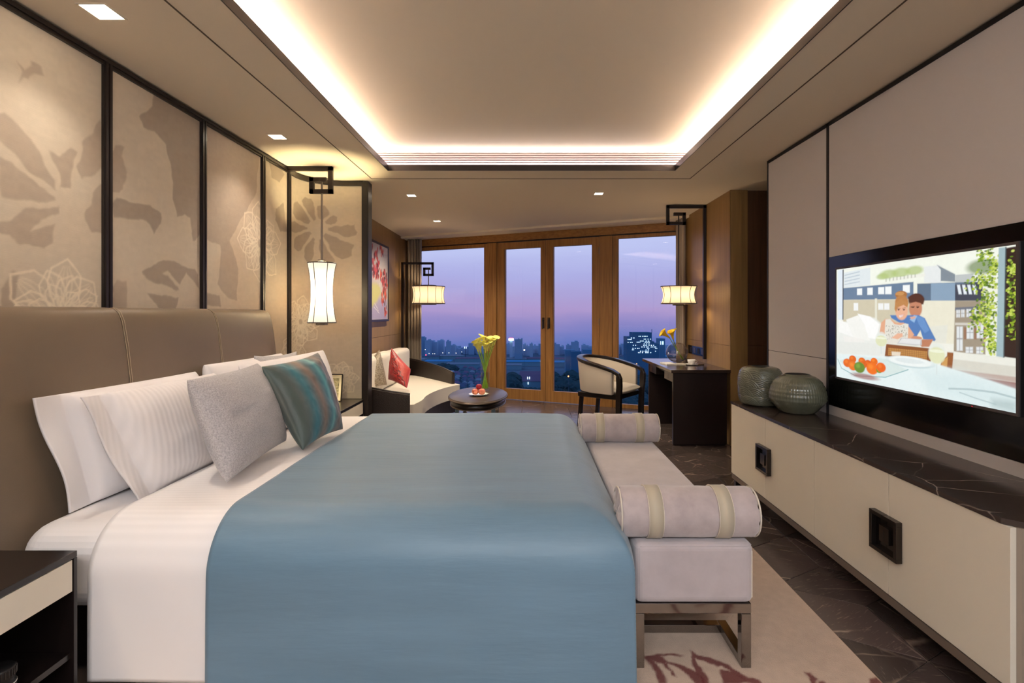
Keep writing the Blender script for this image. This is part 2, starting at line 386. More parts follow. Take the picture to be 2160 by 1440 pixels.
M_blackm = mat('matte_black', (16, 15, 16), .5)
M_sofa_shell = mat('woven_dark_leather', (44, 34, 30), .42, bump=.6, bscale=140)
M_sofa = mat('ivory_upholstery', (214, 204, 190), .7, sheen=.2, bump=.05, bscale=300)
M_chair = mat('cream_leather', (196, 184, 170), .5, bump=.04, bscale=250)
M_table = mat('brown_glass_top', (72, 60, 52), .3, spec=.4)
M_plate = mat('white_porcelain', (238, 234, 230), .2, coat=.4)
M_peach = mat('peach_skin', (238, 168, 120), .45, col2=(204, 84, 84), vscale=14)
M_plum = mat('red_fruit_skin', (150, 30, 48), .3, var=.15, vscale=6)
M_stem = mat('green_stem', (150, 190, 66), .5, var=.15, vscale=10)
M_calla = mat('yellow_calla', (228, 220, 110), .5, sheen=.1, var=.06, vscale=12)
M_calla2 = mat('golden_calla', (232, 190, 40), .5, var=.12, vscale=12)
M_spadix = mat('spadix', (226, 176, 30), .6)
M_glaze = mat('sage_glaze', (116, 118, 100), .22, coat=.5, col2=(84, 84, 70), vscale=5)
M_hole = mat('vase_inside', (20, 18, 16), .6)
M_paper = mat('white_paper', (230, 226, 222), .7)
M_light = mat('lamp_lens', (255, 240, 220), .5, emit=(255, 238, 214), estr=14)
M_deskwood = mat('dark_desk_lacquer', (38, 28, 27), .3, coat=.2)
M_screenm = None

def glassmat(name, tint, gloss=.08, rough=0.0):
    m = bpy.data.materials.new(name); m.use_nodes = True; n = m.node_tree.nodes; L = m.node_tree.links; n.clear()
    o = n.new('ShaderNodeOutputMaterial'); t = n.new('ShaderNodeBsdfTransparent'); t.inputs[0].default_value = (*tint, 1)
    g = n.new('ShaderNodeBsdfGlossy'); g.inputs['Roughness'].default_value = rough
    fr = n.new('ShaderNodeLayerWeight'); fr.inputs[0].default_value = .5; pw = n.new('ShaderNodeMath'); pw.operation = 'POWER'; pw.inputs[1].default_value = 4.5; L.new(fr.outputs['Facing'], pw.inputs[0]); ml = n.new('ShaderNodeMath'); ml.operation = 'MULTIPLY_ADD'; ml.inputs[1].default_value = .8*gloss; ml.inputs[2].default_value = .035*gloss
    L.new(pw.outputs[0], ml.inputs[0]); mx = n.new('ShaderNodeMixShader'); L.new(ml.outputs[0], mx.inputs[0]); L.new(t.outputs[0], mx.inputs[1]); L.new(g.outputs[0], mx.inputs[2])
    L.new(mx.outputs[0], o.inputs[0]); return m
M_pane = glassmat('window_glass', (.97, .98, 1), .35)
M_glass = glassmat('clear_glass', (.93, .95, .93), 1.0)
M_smoke = glassmat('smoky_glass', (.86, .83, .80), 2.2)
M_water = glassmat('vase_water', (.9, .95, .82), .8)

def shademat(name, warm, e, bulb=1):
    m = bpy.data.materials.new(name); m.use_nodes = True; n = m.node_tree.nodes; L = m.node_tree.links; n.clear()
    o = n.new('ShaderNodeOutputMaterial'); d = n.new('ShaderNodeBsdfDiffuse'); d.inputs[0].default_value = (*warm, 1)
    t = n.new('ShaderNodeBsdfTranslucent'); t.inputs[0].default_value = (*warm, 1); mx = n.new('ShaderNodeMixShader'); mx.inputs[0].default_value = .6
    em = n.new('ShaderNodeEmission'); em.inputs[0].default_value = (*warm, 1); em.inputs[1].default_value = e; ad = n.new('ShaderNodeAddShader')
    L.new(d.outputs[0], mx.inputs[1]); L.new(t.outputs[0], mx.inputs[2]); L.new(mx.outputs[0], ad.inputs[0]); L.new(em.outputs[0], ad.inputs[1]); L.new(ad.outputs[0], o.inputs[0])
    return m
M_shade = shademat('pendant_shade_silk', (.08, .072, .066), 3.6)
M_shade2 = shademat('drum_shade_silk', (.5, .40, .29), .16)

# ================================================================== STRUCTURE
ZC = 2.66
XL, XT, YP, XW = -2.11, 2.02, 5.06, 2.127     # left wall, TV wall, partition, bay right wall
WN = Vector((.45, 1, 0)).normalized(); WT = Vector((1, -.45, 0)).normalized()
def wp(X, d=0, z=0):
    p = Vector((X, 8.22-.45*X, z))+WN*d; return p
def wX(x):                       # window plane X under photo column x
    u = (x-CX)/F; Y = 8.22/(1+.45*u); return u*Y
def wbox(mb, X0, X1, z0, z1, d0, d1, mi=0):
    c = (wp(X0, (d0+d1)/2)+wp(X1, (d0+d1)/2))/2; c.z = (z0+z1)/2
    half = (wp(X1)-wp(X0))/2
    return mb.obox(c, half, WN*(d1-d0)/2, Vector((0, 0, (z1-z0)/2)), mi)

WE = [(3.4, 8.22-.45*3.4+.15), (-2.3, 8.22+.45*2.3+.15)]
fl = MB().prism([(-2.3, -1.6), (3.4, -1.6)]+WE, -.12, -.007).build('floor', M_grout); props(fl, kind='structure')
# floor tiles: rhombi of a tumbling-block pattern
s_ = .385; w_ = s_*math.sin(PI/3)
def tile_hidden(c):
    if c[0] < .25 and 1.95 < c[1] < 4.0: return True
    if -1.2 < c[0] < 1.0 and c[1] < 4.5: return True
    if c[0] < -1.3 and c[1] < 4.9: return True
    if c[0] < -1.2 and c[1] > 5.2 : return True
    if c[1] > 8.5-.45*c[0] or c[1] < 1.0: return True
    if c[0] > 2.35 and c[1] < 4.4: return True
    if c[0] > 2.2 and c[1] > 5.5: return True
    if c[0] > 1.95 and c[1] < 3.9: return True
    return False
tile_shapes = []
g = .0022
for k in range(3):
    a0 = math.radians(90+120*k); a1 = math.radians(30+120*k); a2 = math.radians(-30+120*k)
    pts = [Vector((0, 0)), Vector((math.cos(a0), math.sin(a0)))*s_, Vector((math.cos(a1), math.sin(a1)))*s_, Vector((math.cos(a2), math.sin(a2)))*s_]
    c = sum(pts, Vector((0, 0)))/4; pts = [(p-c)*(1-g*2/(s_*.866)*1.0) for p in pts][::-1]
    me = bpy.data.meshes.new('tile'); n4 = 4
    b = .0015
    lo = [(p.x, p.y, -.006) for p in pts]; up = [(p.x, p.y, -.0012) for p in pts]; tp = [(p.x*(1-.008), p.y*(1-.008), 0) for p in pts]
    fs = [(0, 1, 2, 3), (11, 10, 9, 8)]+[((i+1) % 4, i, 4+i, 4+(i+1) % 4) for i in range(4)]+[(4+(i+1) % 4, 4+i, 8+i, 8+(i+1) % 4) for i in range(4)]
    me.from_pydata(lo+up+tp, [], fs); me.materials.append(M_tile); tile_shapes.append((me, c))
ntile = 0
for i in range(-8, 9):
    for j in range(-20, 20):
        cx = 1.594+i*w_*2+(w_ if j % 2 else 0); cy = 2.84+j*s_*1.5
        for me, c in tile_shapes:
            p = (cx+c.x, cy+c.y)
            if -2.25 < p[0] < 3.1 and not tile_hidden(p):
                if ntile >= 300: continue
                o = bpy.data.objects.new('tile', me); COL.objects.link(o); o.parent = fl
                o.location = Vector((p[0], p[1], 0))-fl.location; ntile += 1

# ceiling with coffer
OX0, OX1, OY0, OY1 = -1.252, 1.33, .6, 4.68
c = MB()
c.box(-2.3, OX0, -1.6, OY1, ZC, ZC+.04).box(OX1, 3.4, -1.6, OY1, ZC, ZC+.04)
c.prism([(-2.3, OY1), (3.4, OY1)]+WE, ZC, ZC+.04).box(OX0, OX1, -1.6, OY0, ZC, ZC+.04)
c.prism([(-2.3, -1.6), (3.4, -1.6)]+WE, 2.84, 2.95)
c.box(-1.56, -1.52, -.4, 4.8, ZC+.04, 2.84).box(1.60, 1.64, -.4, 4.8, ZC+.04, 2.84).box(-1.52, 1.6, 4.79, 4.82, ZC+.04, 2.84).box(-1.52, 1.6, .28, .32, ZC+.04, 2.84)
ceil = c.build('ceiling', M_ceil); props(ceil, kind='structure')
t = MB(); e = .006
for (a, b) in (((OX0, OX0+e), 1), ((OX1-e, OX1), 1)): t.box(a[0], a[1], OY0, OY1, ZC-.004, ZC+.048)
t.box(OX0+e, OX1-e, OY1-e, OY1, ZC-.004, ZC+.048).box(OX0+e, OX1-e, OY0, OY0+e, ZC-.004, ZC+.048)
props(t.build('coffer_trim', M_bronze, ceil), label='dark bronze edge of the ceiling recess')
t = MB()
GX0, GX1, GY, gw = -1.478, 1.547, 4.965, .007
t.box(GX0-gw, GX0, .3, GY, ZC-.003, ZC+.001).box(GX1, GX1+gw, .3, GY, ZC-.003, ZC+.001).box(GX0-gw, GX1+gw, GY, GY+gw, ZC-.003, ZC+.001)
t.build('shadow_gap', M_gap, ceil)
# linear grille at the far side of the coffer
t = thing('air_grille', 'long slatted air grille along the far edge of the ceiling recess', 'air grille', (.04, 4.765, ZC+.04))
M_slat = mat('grille_slat', (150, 134, 132), .5); M_slot = mat('grille_slot', (26, 18, 20), .6)
MB().box(-1.50, 1.58, 4.775, 4.788, ZC+.042, 2.838).build('backing', M_slot, t)
nsl = 6; hz = (2.838-ZC-.05)/nsl
sl0 = MB().box(-1.50, 1.58, 4.752, 4.774, ZC+.052, ZC+.052+hz*.66).build('slat', M_slat, t)
for k in range(1, nsl):
    o = sl0.copy(); COL.objects.link(o); o.location = (0, 0, hz*k)
t = MB(); 
# ---- left wall with mural panels
wl = MB().box(-2.3, XL-.02, -1.6, 5.2, 0, ZC+.2).box(-2.3, XL-.02, 5.2, 9.2, 0, ZC+.2).build('wall_left', M_frame); props(wl, kind='structure')
# wing path (arc length from the wall into the partition)
def wing_path(n=40):
    P = [(XL+.002, 4.605), (XL+.002, 4.70)]
    for k in range(1, 25):
        a = PI-(PI/2)*k/24; P.append((-1.75+.358*math.cos(a), 4.70+.358*math.sin(a)))
    P.append((-1.60, 5.058)); return P
WPATH = wing_path(); WLEN = [0]
for i in range(1, len(WPATH)): WLEN.append(WLEN[-1]+math.dist(WPATH[i], WPATH[i-1]))
S1 = 4.605+WLEN[-1]
def spos(s):
    if s <= 4.605: return (XL, s)
    d = s-4.605
    for i in range(1, len(WLEN)):
        if d <= WLEN[i]+1e-9:
            t = (d-WLEN[i-1])/(WLEN[i]-WLEN[i-1]); a, b = WPATH[i-1], WPATH[i]; return (a[0]+(b[0]-a[0])*t, a[1]+(b[1]-a[1])*t)
    return WPATH[-1]
def s_of_px(x):                  # arc coordinate of the wall point under photo column x
    if x < 608: return XL*F/(x-CX)
    best = None
    for i in range(200):
        s = 4.605+WLEN[-1]*i/199; p = spos(s); q = CX+F*p[0]/p[1]
        if best is None or abs(q-x) < best[0]: best = (abs(q-x), s)
    return best[1]
def mz(x, y):
    s = s_of_px(x); p = spos(s); return (s, EYE+(CY-y)*p[1]/F)
cv = Canvas(.9, S1, .5, 2.66, 900, 400, (198, 184, 164))
cv.warp(.05, 40, 3); 
A = lambda pts: [mz(x/2.572, y/2.572+100) for x, y in pts]
B = lambda pts: [mz(x/2.769+230, y/2.769+180) for x, y in pts]
G8 = lambda pts: [mz(x/3.89+580, y/3.89+330) for x, y in pts]
DK = (156, 138, 122); DK2 = (140, 124, 110); LT = (214, 196, 166)
cv.warp(.03, 24, 11)
big = vnoise(cv.ny, cv.nx, 150, 5)
cv.blend(np.clip((big-.5)*5, 0, 1), (196, 172, 146), .6)
for P_ in ([(0, 380), (40, 365), (90, 410), (180, 490), (215, 560), (255, 660), (300, 740), (310, 790), (250, 740), (140, 660), (90, 590), (0, 510)],
          [(0, 600), (100, 650), (200, 740), (300, 820), (300, 835), (150, 825), (60, 815), (0, 790)],
          [(60, 930), (150, 870), (310, 870), (310, 905), (250, 920), (170, 1000), (230, 980), (290, 960), (280, 1050), (230, 1085), (120, 1070), (60, 1000), (0, 990), (0, 930)],
          [(270, 580), (330, 610), (390, 550), (430, 570), (410, 640), (385, 760), (330, 770), (325, 700), (300, 640)],
          [(470, 500), (548, 400), (560, 620), (500, 690), (450, 720), (430, 660), (450, 600)],
          [(560, 720), (490, 790), (480, 850), (455, 900), (490, 960), (500, 990), (560, 995)],
          [(95, 75), (130, 110), (165, 100), (160, 70), (220, 95), (228, 140), (190, 140), (150, 160), (120, 145), (98, 165), (110, 120)],
          [(590, 590), (620, 520), (670, 530), (650, 580), (690, 660), (690, 730), (660, 790), (600, 790)],
          [(0, 1310), (60, 1220), (100, 1215), (90, 1420), (0, 1420)],
          [(610, 1300), (640, 1260), (690, 1275), (690, 1420), (620, 1420)]):
    cv.poly(A(P_), DK, .66, .004)
for P_ in ([(850, 150), (1100, 300), (1100, 1010), (1050, 1040), (1040, 920), (1000, 900), (965, 920), (945, 820), (930, 640), (905, 530), (850, 450), (780, 430), (755, 370), (830, 310)],
          [(600, 860), (640, 820), (720, 840), (820, 850), (880, 900), (880, 950), (840, 1010), (820, 960), (780, 930), (700, 940), (610, 920)],
          [(770, 1220), (820, 1180), (880, 1140), (940, 1150), (980, 1190), (1060, 1190), (1080, 1220), (1080, 1300), (1050, 1250), (1010, 1220), (975, 1290), (900, 1205), (880, 1210), (960, 1300), (970, 1320), (870, 1280), (780, 1240)],
          [(800, 1330), (900, 1340), (970, 1350), (950, 1420), (860, 1420), (830, 1370)]):
    cv.poly(A(P_), DK2, .68, .004)
cv.poly(B([(545, 150), (885, 400), (865, 510), (860, 620), (820, 700), (740, 840), (700, 900), (740, 1000), (760, 1080), (750, 1260), (690, 1230), (640, 1150), (650, 940), (600, 920), (545, 900)]), DK, .66, .004)
for P_ in ([(930, 440), (1000, 480), (1030, 520), (1000, 570), (950, 540)], [(970, 720), (1020, 690), (1040, 860), (1000, 860), (970, 790)], [(550, 1230), (600, 1215), (650, 1230), (650, 1290), (550, 1290)]):
    cv.poly(B(P_), DK2, .66, .004)
# radial blossom on the partition
c0 = mz(670, 482)
for a0, a1, r0, r1 in ((100, 128, .08, .30), (134, 165, .09, .33), (172, 195, .09, .36), (202, 232, .08, .34), (238, 262, .10, .32), (276, 300, .10, .40), (305, 338, .09, .37), (346, 372, .1, .36), (20, 50, .09, .2), (56, 92, .09, .22)):
    pts = [(c0[0]+r0*math.cos(math.radians(a)), c0[1]+r0*math.sin(math.radians(a))) for a in (a0+6, (a0+a1)/2, a1-6)]
    pts += [(c0[0]+r1*f*math.cos(math.radians(a)), c0[1]+r1*f*math.sin(math.radians(a))) for a, f in ((a1, .8), (a1-3, .97), ((a0+a1)/2, 1.06), (a0+4, .95), (a0, .8))]
    cv.poly(pts, DK2, .66, .004)
cv.warp(.012, 20, 21)
def petal(cx, cz, ang, L, wd, col=(232, 218, 194), lw=.009, veins=2, al=.95):
    ca, sa = math.cos(ang), math.sin(ang); out = []
    for sgn in (1, -1):
        rng = [i/8 for i in range(9)] if sgn == 1 else [i/8 for i in range(8, -1, -1)]
        for t_ in rng:
            x = L*t_; y = sgn*wd*math.sin(PI*min(1, t_**1.25))*(1+.10*math.sin(t_*19)); out.append((cx+ca*x-sa*y, cz+sa*x+ca*y))
    cv.stroke(out, lw, col, al)
    for k in range(veins):
        f = (k+1)/(veins+1)*2-1
        cv.stroke([(cx+ca*L*t_-sa*wd*.8*f*math.sin(PI*t_**.8), cz+sa*L*t_+ca*wd*.8*f*math.sin(PI*t_**.8)) for t_ in (.25, .45, .65, .85)], lw*.6, col, al*.8)
def peony(cx, cz, R, seed, span=(0, 360)):
    r = random.Random(seed)
    for ring, (rr, n_) in enumerate(((1, 8), (.74, 8), (.5, 7), (.28, 5))):
        for k in range(n_):
            a = span[0]+(span[1]-span[0])*(k+.5*(ring % 2))/n_+r.uniform(-8, 8)
            a = math.radians(a); o_ = R*.12
            petal(cx+o_*math.cos(a), cz+o_*math.sin(a), a, R*rr*r.uniform(.8, 1.05), R*rr*.34, veins=4 if ring == 0 else 2, lw=.007)
peony(4.12, 1.93, .30, 2); peony(2.36, 1.36, .26, 4); peony(s_of_px(634), 1.30, .22, 6); peony(s_of_px(616), 1.02, .2, 9); peony(s_of_px(720), .75, .16, 12)
peony(1.35, 1.9, .28, 5)
cv.unwarp(); cv.noise(.05, 5, 31); 
st = vnoise(cv.ny, cv.nx, 3, 90, 1); cv.c *= (1+(np.repeat(st[:, ::12], 12, 1)[:, :cv.nx]-.5)[..., None]*.05)
def mural_panel(name, s0, s1, z0, z1, parent, dx=0.0):
    si = np.linspace(s0, s1, max(2, int((s1-s0)/.0055))); zi = np.linspace(z0, z1, int((z1-z0)/.0055))
    P = np.zeros((len(zi), len(si), 3))
    for k, s in enumerate(si):
        p = spos(s); P[:, k, 0] = p[0]+dx; P[:, k, 1] = p[1]
    P[..., 2] = zi[:, None]
    iu = np.clip((si-.9)/(S1-.9)*(cv.nx-1), 0, cv.nx-1.001); iv = np.clip((zi-.5)/(2.16)*(cv.ny-1), 0, cv.ny-1.001)
    ui = iu.astype(int); vi = iv.astype(int); fu = (iu-ui)[None, :, None]; fv = (iv-vi)[:, None, None]
    C = (cv.c[vi][:, ui]*(1-fu)+cv.c[vi][:, ui+1]*fu)*(1-fv)+(cv.c[vi+1][:, ui]*(1-fu)+cv.c[vi+1][:, ui+1]*fu)*fv
    return grid_mesh(name, P, M_mural, parent, col=C)
posts = [1.05, 1.83, 2.61, 3.385, 4.15, 4.605]
for a, b in zip(posts[:-1], posts[1:]): mural_panel('wall_panel', a+.02, b-.02, .9, 2.62, wl)
for y in posts:
    m = MB(); w2 = .026
    m.box(XL-.02, XL+.012, y-w2, y+w2, 0, 2.63).box(XL+.012, XL+.020, y-w2+.006, y-.005, 0, 2.63).box(XL+.012, XL+.020, y+.005, y+w2-.006, 0, 2.63)
    m.build('wall_post', M_frame, wl)
MB().box(XL-.02, XL+.014, -1.6, 4.62, 2.612, 2.652).box(XL+.014, XL+.022, -1.6, 4.62, 2.628, 2.648).box(XL-.02, XL+.012, -1.6, 4.62, .88, .90).build('top_rail', M_frame, wl)
# ---- partition wing
wg = MB(); 
front = [(p[0], p[1]) for p in WPATH]
back = [(-1.60, 5.15), (XL-.02, 5.15), (XL-.02, 4.605)]
wgo = MB().prism([(p[0]-.006 if i < 6 else p[0], p[1]+(.006 if i >= 6 else 0)) for i, p in enumerate(front)]+back, 0, ZC).build('wall_partition', M_frame); props(wgo, kind='structure')
mural_panel('curved_panel', 4.632, S1-.001, .55, 2.62, wgo, 0)
MB().box(-1.60, -1.535, 5.04, 5.155, 0, ZC-.01).box(-1.594, -1.541, 5.032, 5.04, 0, ZC-.02).build('end_post', M_frame, wgo)
rail = MB()
for i in range(len(WPATH)-1):
    a, b = Vector((*WPATH[i], 2.632)), Vector((*WPATH[i+1], 2.632)); rail.bar(a, b+(b-a)*.05, .034, .046)
rail.build('top_rail', M_frame, wgo)
# ---- bay left wall: veneer panels
for (y0, y1) in ((5.16, 6.55), (6.555, 8.33), (8.335, 9.2)):
    for (z0, z1) in ((0, 1.037), (1.041, ZC)):
        MB().box(XL-.02, XL, y0, y1, z0, z1).build('wall_panel', M_panel, wl)
# ---- window wall
sur = MB()
XA, XB = -2.3, 2.9
wbox(sur, XA, XB, 2.515, ZC+.2, .02, .12)
wbox(sur, XA, XB, -.12, -.007, -.1, .25)
ww = sur.build('wall_window', M_woodX); props(ww, kind='structure')
mm = MB(); wbox(mm, XA, XB, 2.53, ZC-.015, -.02, .02); mm.build('header_board', M_woodX, ww)
mm = MB(); wbox(mm, XA, XB, 2.512, 2.528, -.01, .019); mm.build('header_shadow_rail', M_frame, ww)
mm = MB(); wbox(mm, XA, XB, 2.63, 2.66, -.42, -.30); wbox(mm, XA, XB, 2.645, 2.66, -.30, -.02); mm.build('cornice', M_ceil, ww)
# posts between openings
xs = dict(L0=wX(880), L1=wX(1022.8), P0=wX(1029), P1=wX(1049.5), D0=wX(1064.3), D1=wX(1142.3), DM=wX(1151.5), D2=wX(1166), D3=wX(1250.4), P2=wX(1265), P3=wX(1293), R0=wX(1302.3), R1=wX(1441))
for a, b in (('P0', 'P1'), ('P2', 'P3')):
    mm = MB(); wbox(mm, xs[a]+.004, xs[b]-.004, .0, 2.512, -.03, .06); mm.build('mullion', M_wood, ww)
mm = MB(); wbox(mm, XA, xs['L0']-.12, 0, 2.512, 0, .06); mm.build('mullion', M_wood, ww)
mm = MB(); wbox(mm, xs['R1']+.05, XB, 0, 2.512, 0, .06); mm.build('mullion', M_wood, ww)
def glazed(name, X0, X1, G0, G1, gz0, gz1, z0, z1, side=None):
    r = MB(); wbox(r, X0, G0, z0, z1, -.015, .045); wbox(r, G1, X1, z0, z1, -.015, .045); wbox(r, G0, G1, z0, gz0, -.0145, .045); wbox(r, G0, G1, gz1, z1, -.0145, .045)
    for (a, b, c_, d) in ((G0, G0+.012, gz0, gz1), (G1-.012, G1, gz0, gz1)): wbox(r, a, b, c_, d, -.005, .04)
    o = r.build(name, M_wood); props(o, kind='structure')
    gl = MB(); wbox(gl, G0-.005, G1+.005, gz0-.005, gz1+.005, .018, .022); gl.build('pane', M_pane, o)
    return o
glazed('window_1', xs['L0']-.11, xs['P0'], xs['L0']-.05, xs['L1'], .06, 2.455, 0, 2.51)
d1 = glazed('door_1', xs['P1'], xs['DM']-.003, xs['D0'], xs['D1'], .176, 2.402, .008, 2.508)
d2 = glazed('door_2', xs['DM']+.003, xs['P2']-.002, xs['D2'], xs['D3'], .176, 2.402, .008, 2.508)
glazed('window_2', xs['P3'], xs['R1']+.05, xs['R0'], xs['R1'], .056, 2.465, 0, 2.51)
for d, xx in ((d1, wX(1146.8)), (d2, wX(1158.5))):
    h = MB(); wbox(h, xx-.017, xx+.017, 1.145, 1.31, -.024, -.015); h.bar(wp(xx, -.06, 1.27), wp(xx, -.015, 1.27), .014); h.bar(wp(xx, -.055, 1.275), wp(xx, -.055, 1.13), .016, .012)
    h.build('handle', M_bronze, d, bevel=.002)
for zz in (.35, 1.25, 2.3):
    h = MB(); h.tube([wp(xs['P2']-.001, -.022, zz-.05), wp(xs['P2']-.001, -.022, zz+.05)], .008); h.build('hinge', M_steel, d2)
# ---- bay right wall, alcove
wr = MB().prism([(XW, 5.44), (2.3, 5.44), (2.3, 7.15), (XW, 7.22)], 0, ZC+.2).build('wall_bay_right', M_panel); props(wr, kind='structure')
for (z0, z1) in ((0, 1.037), (1.041, ZC)):
    for (y0, y1) in ((5.43, 6.3), (6.304, 7.21)): MB().box(XW-.012, XW-.001, y0, y1, z0, z1).build('wall_panel', M_panel, wr)
MB().box(XW-.012, 2.235, 5.425, 5.439, 0, ZC-.002).build('corner_board', M_panel, wr)
wa = MB().box(2.3, 3.4, 5.47, 5.7, 0, ZC+.2).box(3.2, 3.4, 4.3, 5.47, 0, ZC+.2).box(2.2, 3.4, 4.2, 4.3, 0, ZC+.2).build('wall_alcove', M_panel2); props(wa, kind='structure')
for (z0, z1) in ((0, 1.037), (1.041, ZC)): MB().box(2.262, 3.2, 5.455, 5.468, z0, z1).build('wall_panel', M_panel2, wa)
MB().box(2.245, 2.26, 5.452, 5.468, 0, ZC).build('edge_strip', M_gap, wa)
# ---- TV wall
tw = MB().box(XT+.006, 2.2, -1.6, 4.37, 0, ZC+.2).build('wall_right', M_frame); props(tw, kind='structure')
T0 = 3.495
MB().box(XT-.004, XT+.005, T0+.014, 4.358, 1.072, 2.628).build('wall_panel', M_wallp, tw, bevel=.001)
MB().box(XT-.004, XT+.005, T0+.014, 4.358, 0, 1.068).build('wall_panel', M_wallp, tw, bevel=.001)
MB().box(XT-.004, XT+.005, -1.6, T0-.012, 1.752, 2.628).build('wall_panel', M_wallp, tw, bevel=.001)
MB().box(XT-.004, XT+.005, -1.6, T0-.012, 0, .768).build('wall_panel', M_wallp, tw, bevel=.001)
MB().box(XT-.008, XT+.005, T0-.011, T0+.013, 0, 2.65).build('joint_strip', M_blackm, tw)
MB().box(XT-.008, XT+.005, -1.6, 4.37, 2.629, 2.652).box(XT-.008, XT+.005, 4.359, 4.374, 0, 2.652).build('edge_strip', M_blackm, tw)
MB().box(XT-.006, XT+.0, -1.6, T0-.012, .77, 1.75).build('tv_recess', M_black, tw)
wb = MB().box(-2.3, 3.4, -1.75, -1.6, 0, ZC+.2).build('wall_back', M_wallp); props(wb, kind='structure')

# ================================================================== downlights
def downlight(x, y, label, s=.062):
    t = thing('downlight', label, 'ceiling light', (x, y, ZC-.004), group=None)
    m = MB(); 
    for (a, b, c_, d) in ((-s, s, -s, -s+.008), (-s, s, s-.008, s), (-s, -s+.008, -s+.008, s-.008), (s-.008, s, -s+.008, s-.008)): m.box(x+a, x+b, y+c_, y+d, ZC-.004, ZC)
    m.build('trim_ring', M_ceil, t)
    MB().box(x-s+.009, x+s-.009, y-s+.009, y+s-.009, ZC-.002, ZC-.0005).build('lens', M_light, t)
downlight(-1.805, 2.214, 'square recessed downlight above the bed, the large one at upper left')
downlight(-1.813, 3.785, 'square recessed downlight nearest the wall-hung bedside lantern', .055)
downlight(-1.26, 5.677, 'square downlight just past the ceiling recess on the left', .05)
downlight(-1.254, 7.258, 'small square downlight nearest the curtain on the left', .05)
downlight(.767, 5.587, 'square downlight past the recess on the right, toward the desk', .05)

# ================================================================== BED
YB0, YB1 = 1.935, 4.02
bed = thing('bed', 'wide hotel bed with bronze leather headboard and white mattress', 'bed', (-.8, 2.97, 0))
MB().box(-1.9, .28, YB0+.08, YB1-.08, .012, .25).build('base', M_dark, bed, bevel=.01)
m = MB().box(-1.93, .34, YB0, YB1, .25, .572).build('mattress', M_white, bed, bevel=.11, seg=8)
# headboard: curved profile swept along Y in three padded panels
hp = [(-2.085, 0), (-2.085, 1.36), (-2.08, 1.395), (-2.06, 1.41), (-2.03, 1.405), (-2.003, 1.385), (-1.985, 1.34), (-1.965, 1.22), (-1.945, 1.05), (-1.93, .85), (-1.925, .6), (-1.925, .2), (-1.93, 0)]
hy = [1.79, 2.56, 3.33, 4.10]
for k in range(3):
    y0, y1 = hy[k]+.0015, hy[k+1]-.0015
    ys = [y0, y0+.004, y0+.012, (y0+y1)/2, y1-.012, y1-.004, y1]; ins = [.0035, .001, 0, 0, 0, .001, .0035]
    P = np.zeros((len(ys), len(hp), 3))
    for i, (y, q) in enumerate(zip(ys, ins)):
        end = (k == 2)
        for j, (x, z) in enumerate(hp):
            xx = x-(q if x > -2.07 else 0); zz = z-(q if z > .1 else 0)
            P[i, j] = (xx, y, zz)
    if k in (0, 2):                      # rounded outer shoulder
        sgn = 1 if k == 2 else -1; extra = []
        ye = y1 if k == 2 else y0; base = P[-3] if k == 2 else P[2]
        for a in range(1, 9):
            th = a/8*PI/2; d = .08*math.sin(th); drop = .08*(1-math.cos(th)); row = base.copy(); row[:, 1] = ye-sgn*.08+sgn*d
            row[:, 2] = np.minimum(row[:, 2], 1.41-drop-(1.41-np.minimum(base[:, 2], 1.41))*.6); row[:, 0] -= .045*(1-math.cos(th))*(base[:, 0] > -2.07)
            extra.append(row)
        ext = np.array(extra)
        if k == 2: P = np.concatenate([P[:4], ext], 0)
        else: P = np.concatenate([ext[::-1], P[3:]], 0)
    # denser along the profile via interpolation
    o = grid_mesh('headboard_panel', P, M_leather, bed)
    sb = o.modifiers.new('sub', 'SUBSURF'); sb.levels = 2; sb.render_levels = 2
    for row, fl_ in ((P[0], 1), (P[-1], -1)):
        if (k == 0 and fl_ == 1) or (k == 2 and fl_ == -1): MB().add([tuple(q) for q in row], [list(range(len(row)))[::fl_]]).build('headboard_end', M_leather, bed)
for y in hy[1:3]:
    for dy in (-.007, .007):
        MB().tube([(x+.003, y+dy, z) for (x, z) in hp[4:12]], .0012, 5).build('seam_stitch', M_stitch, bed)

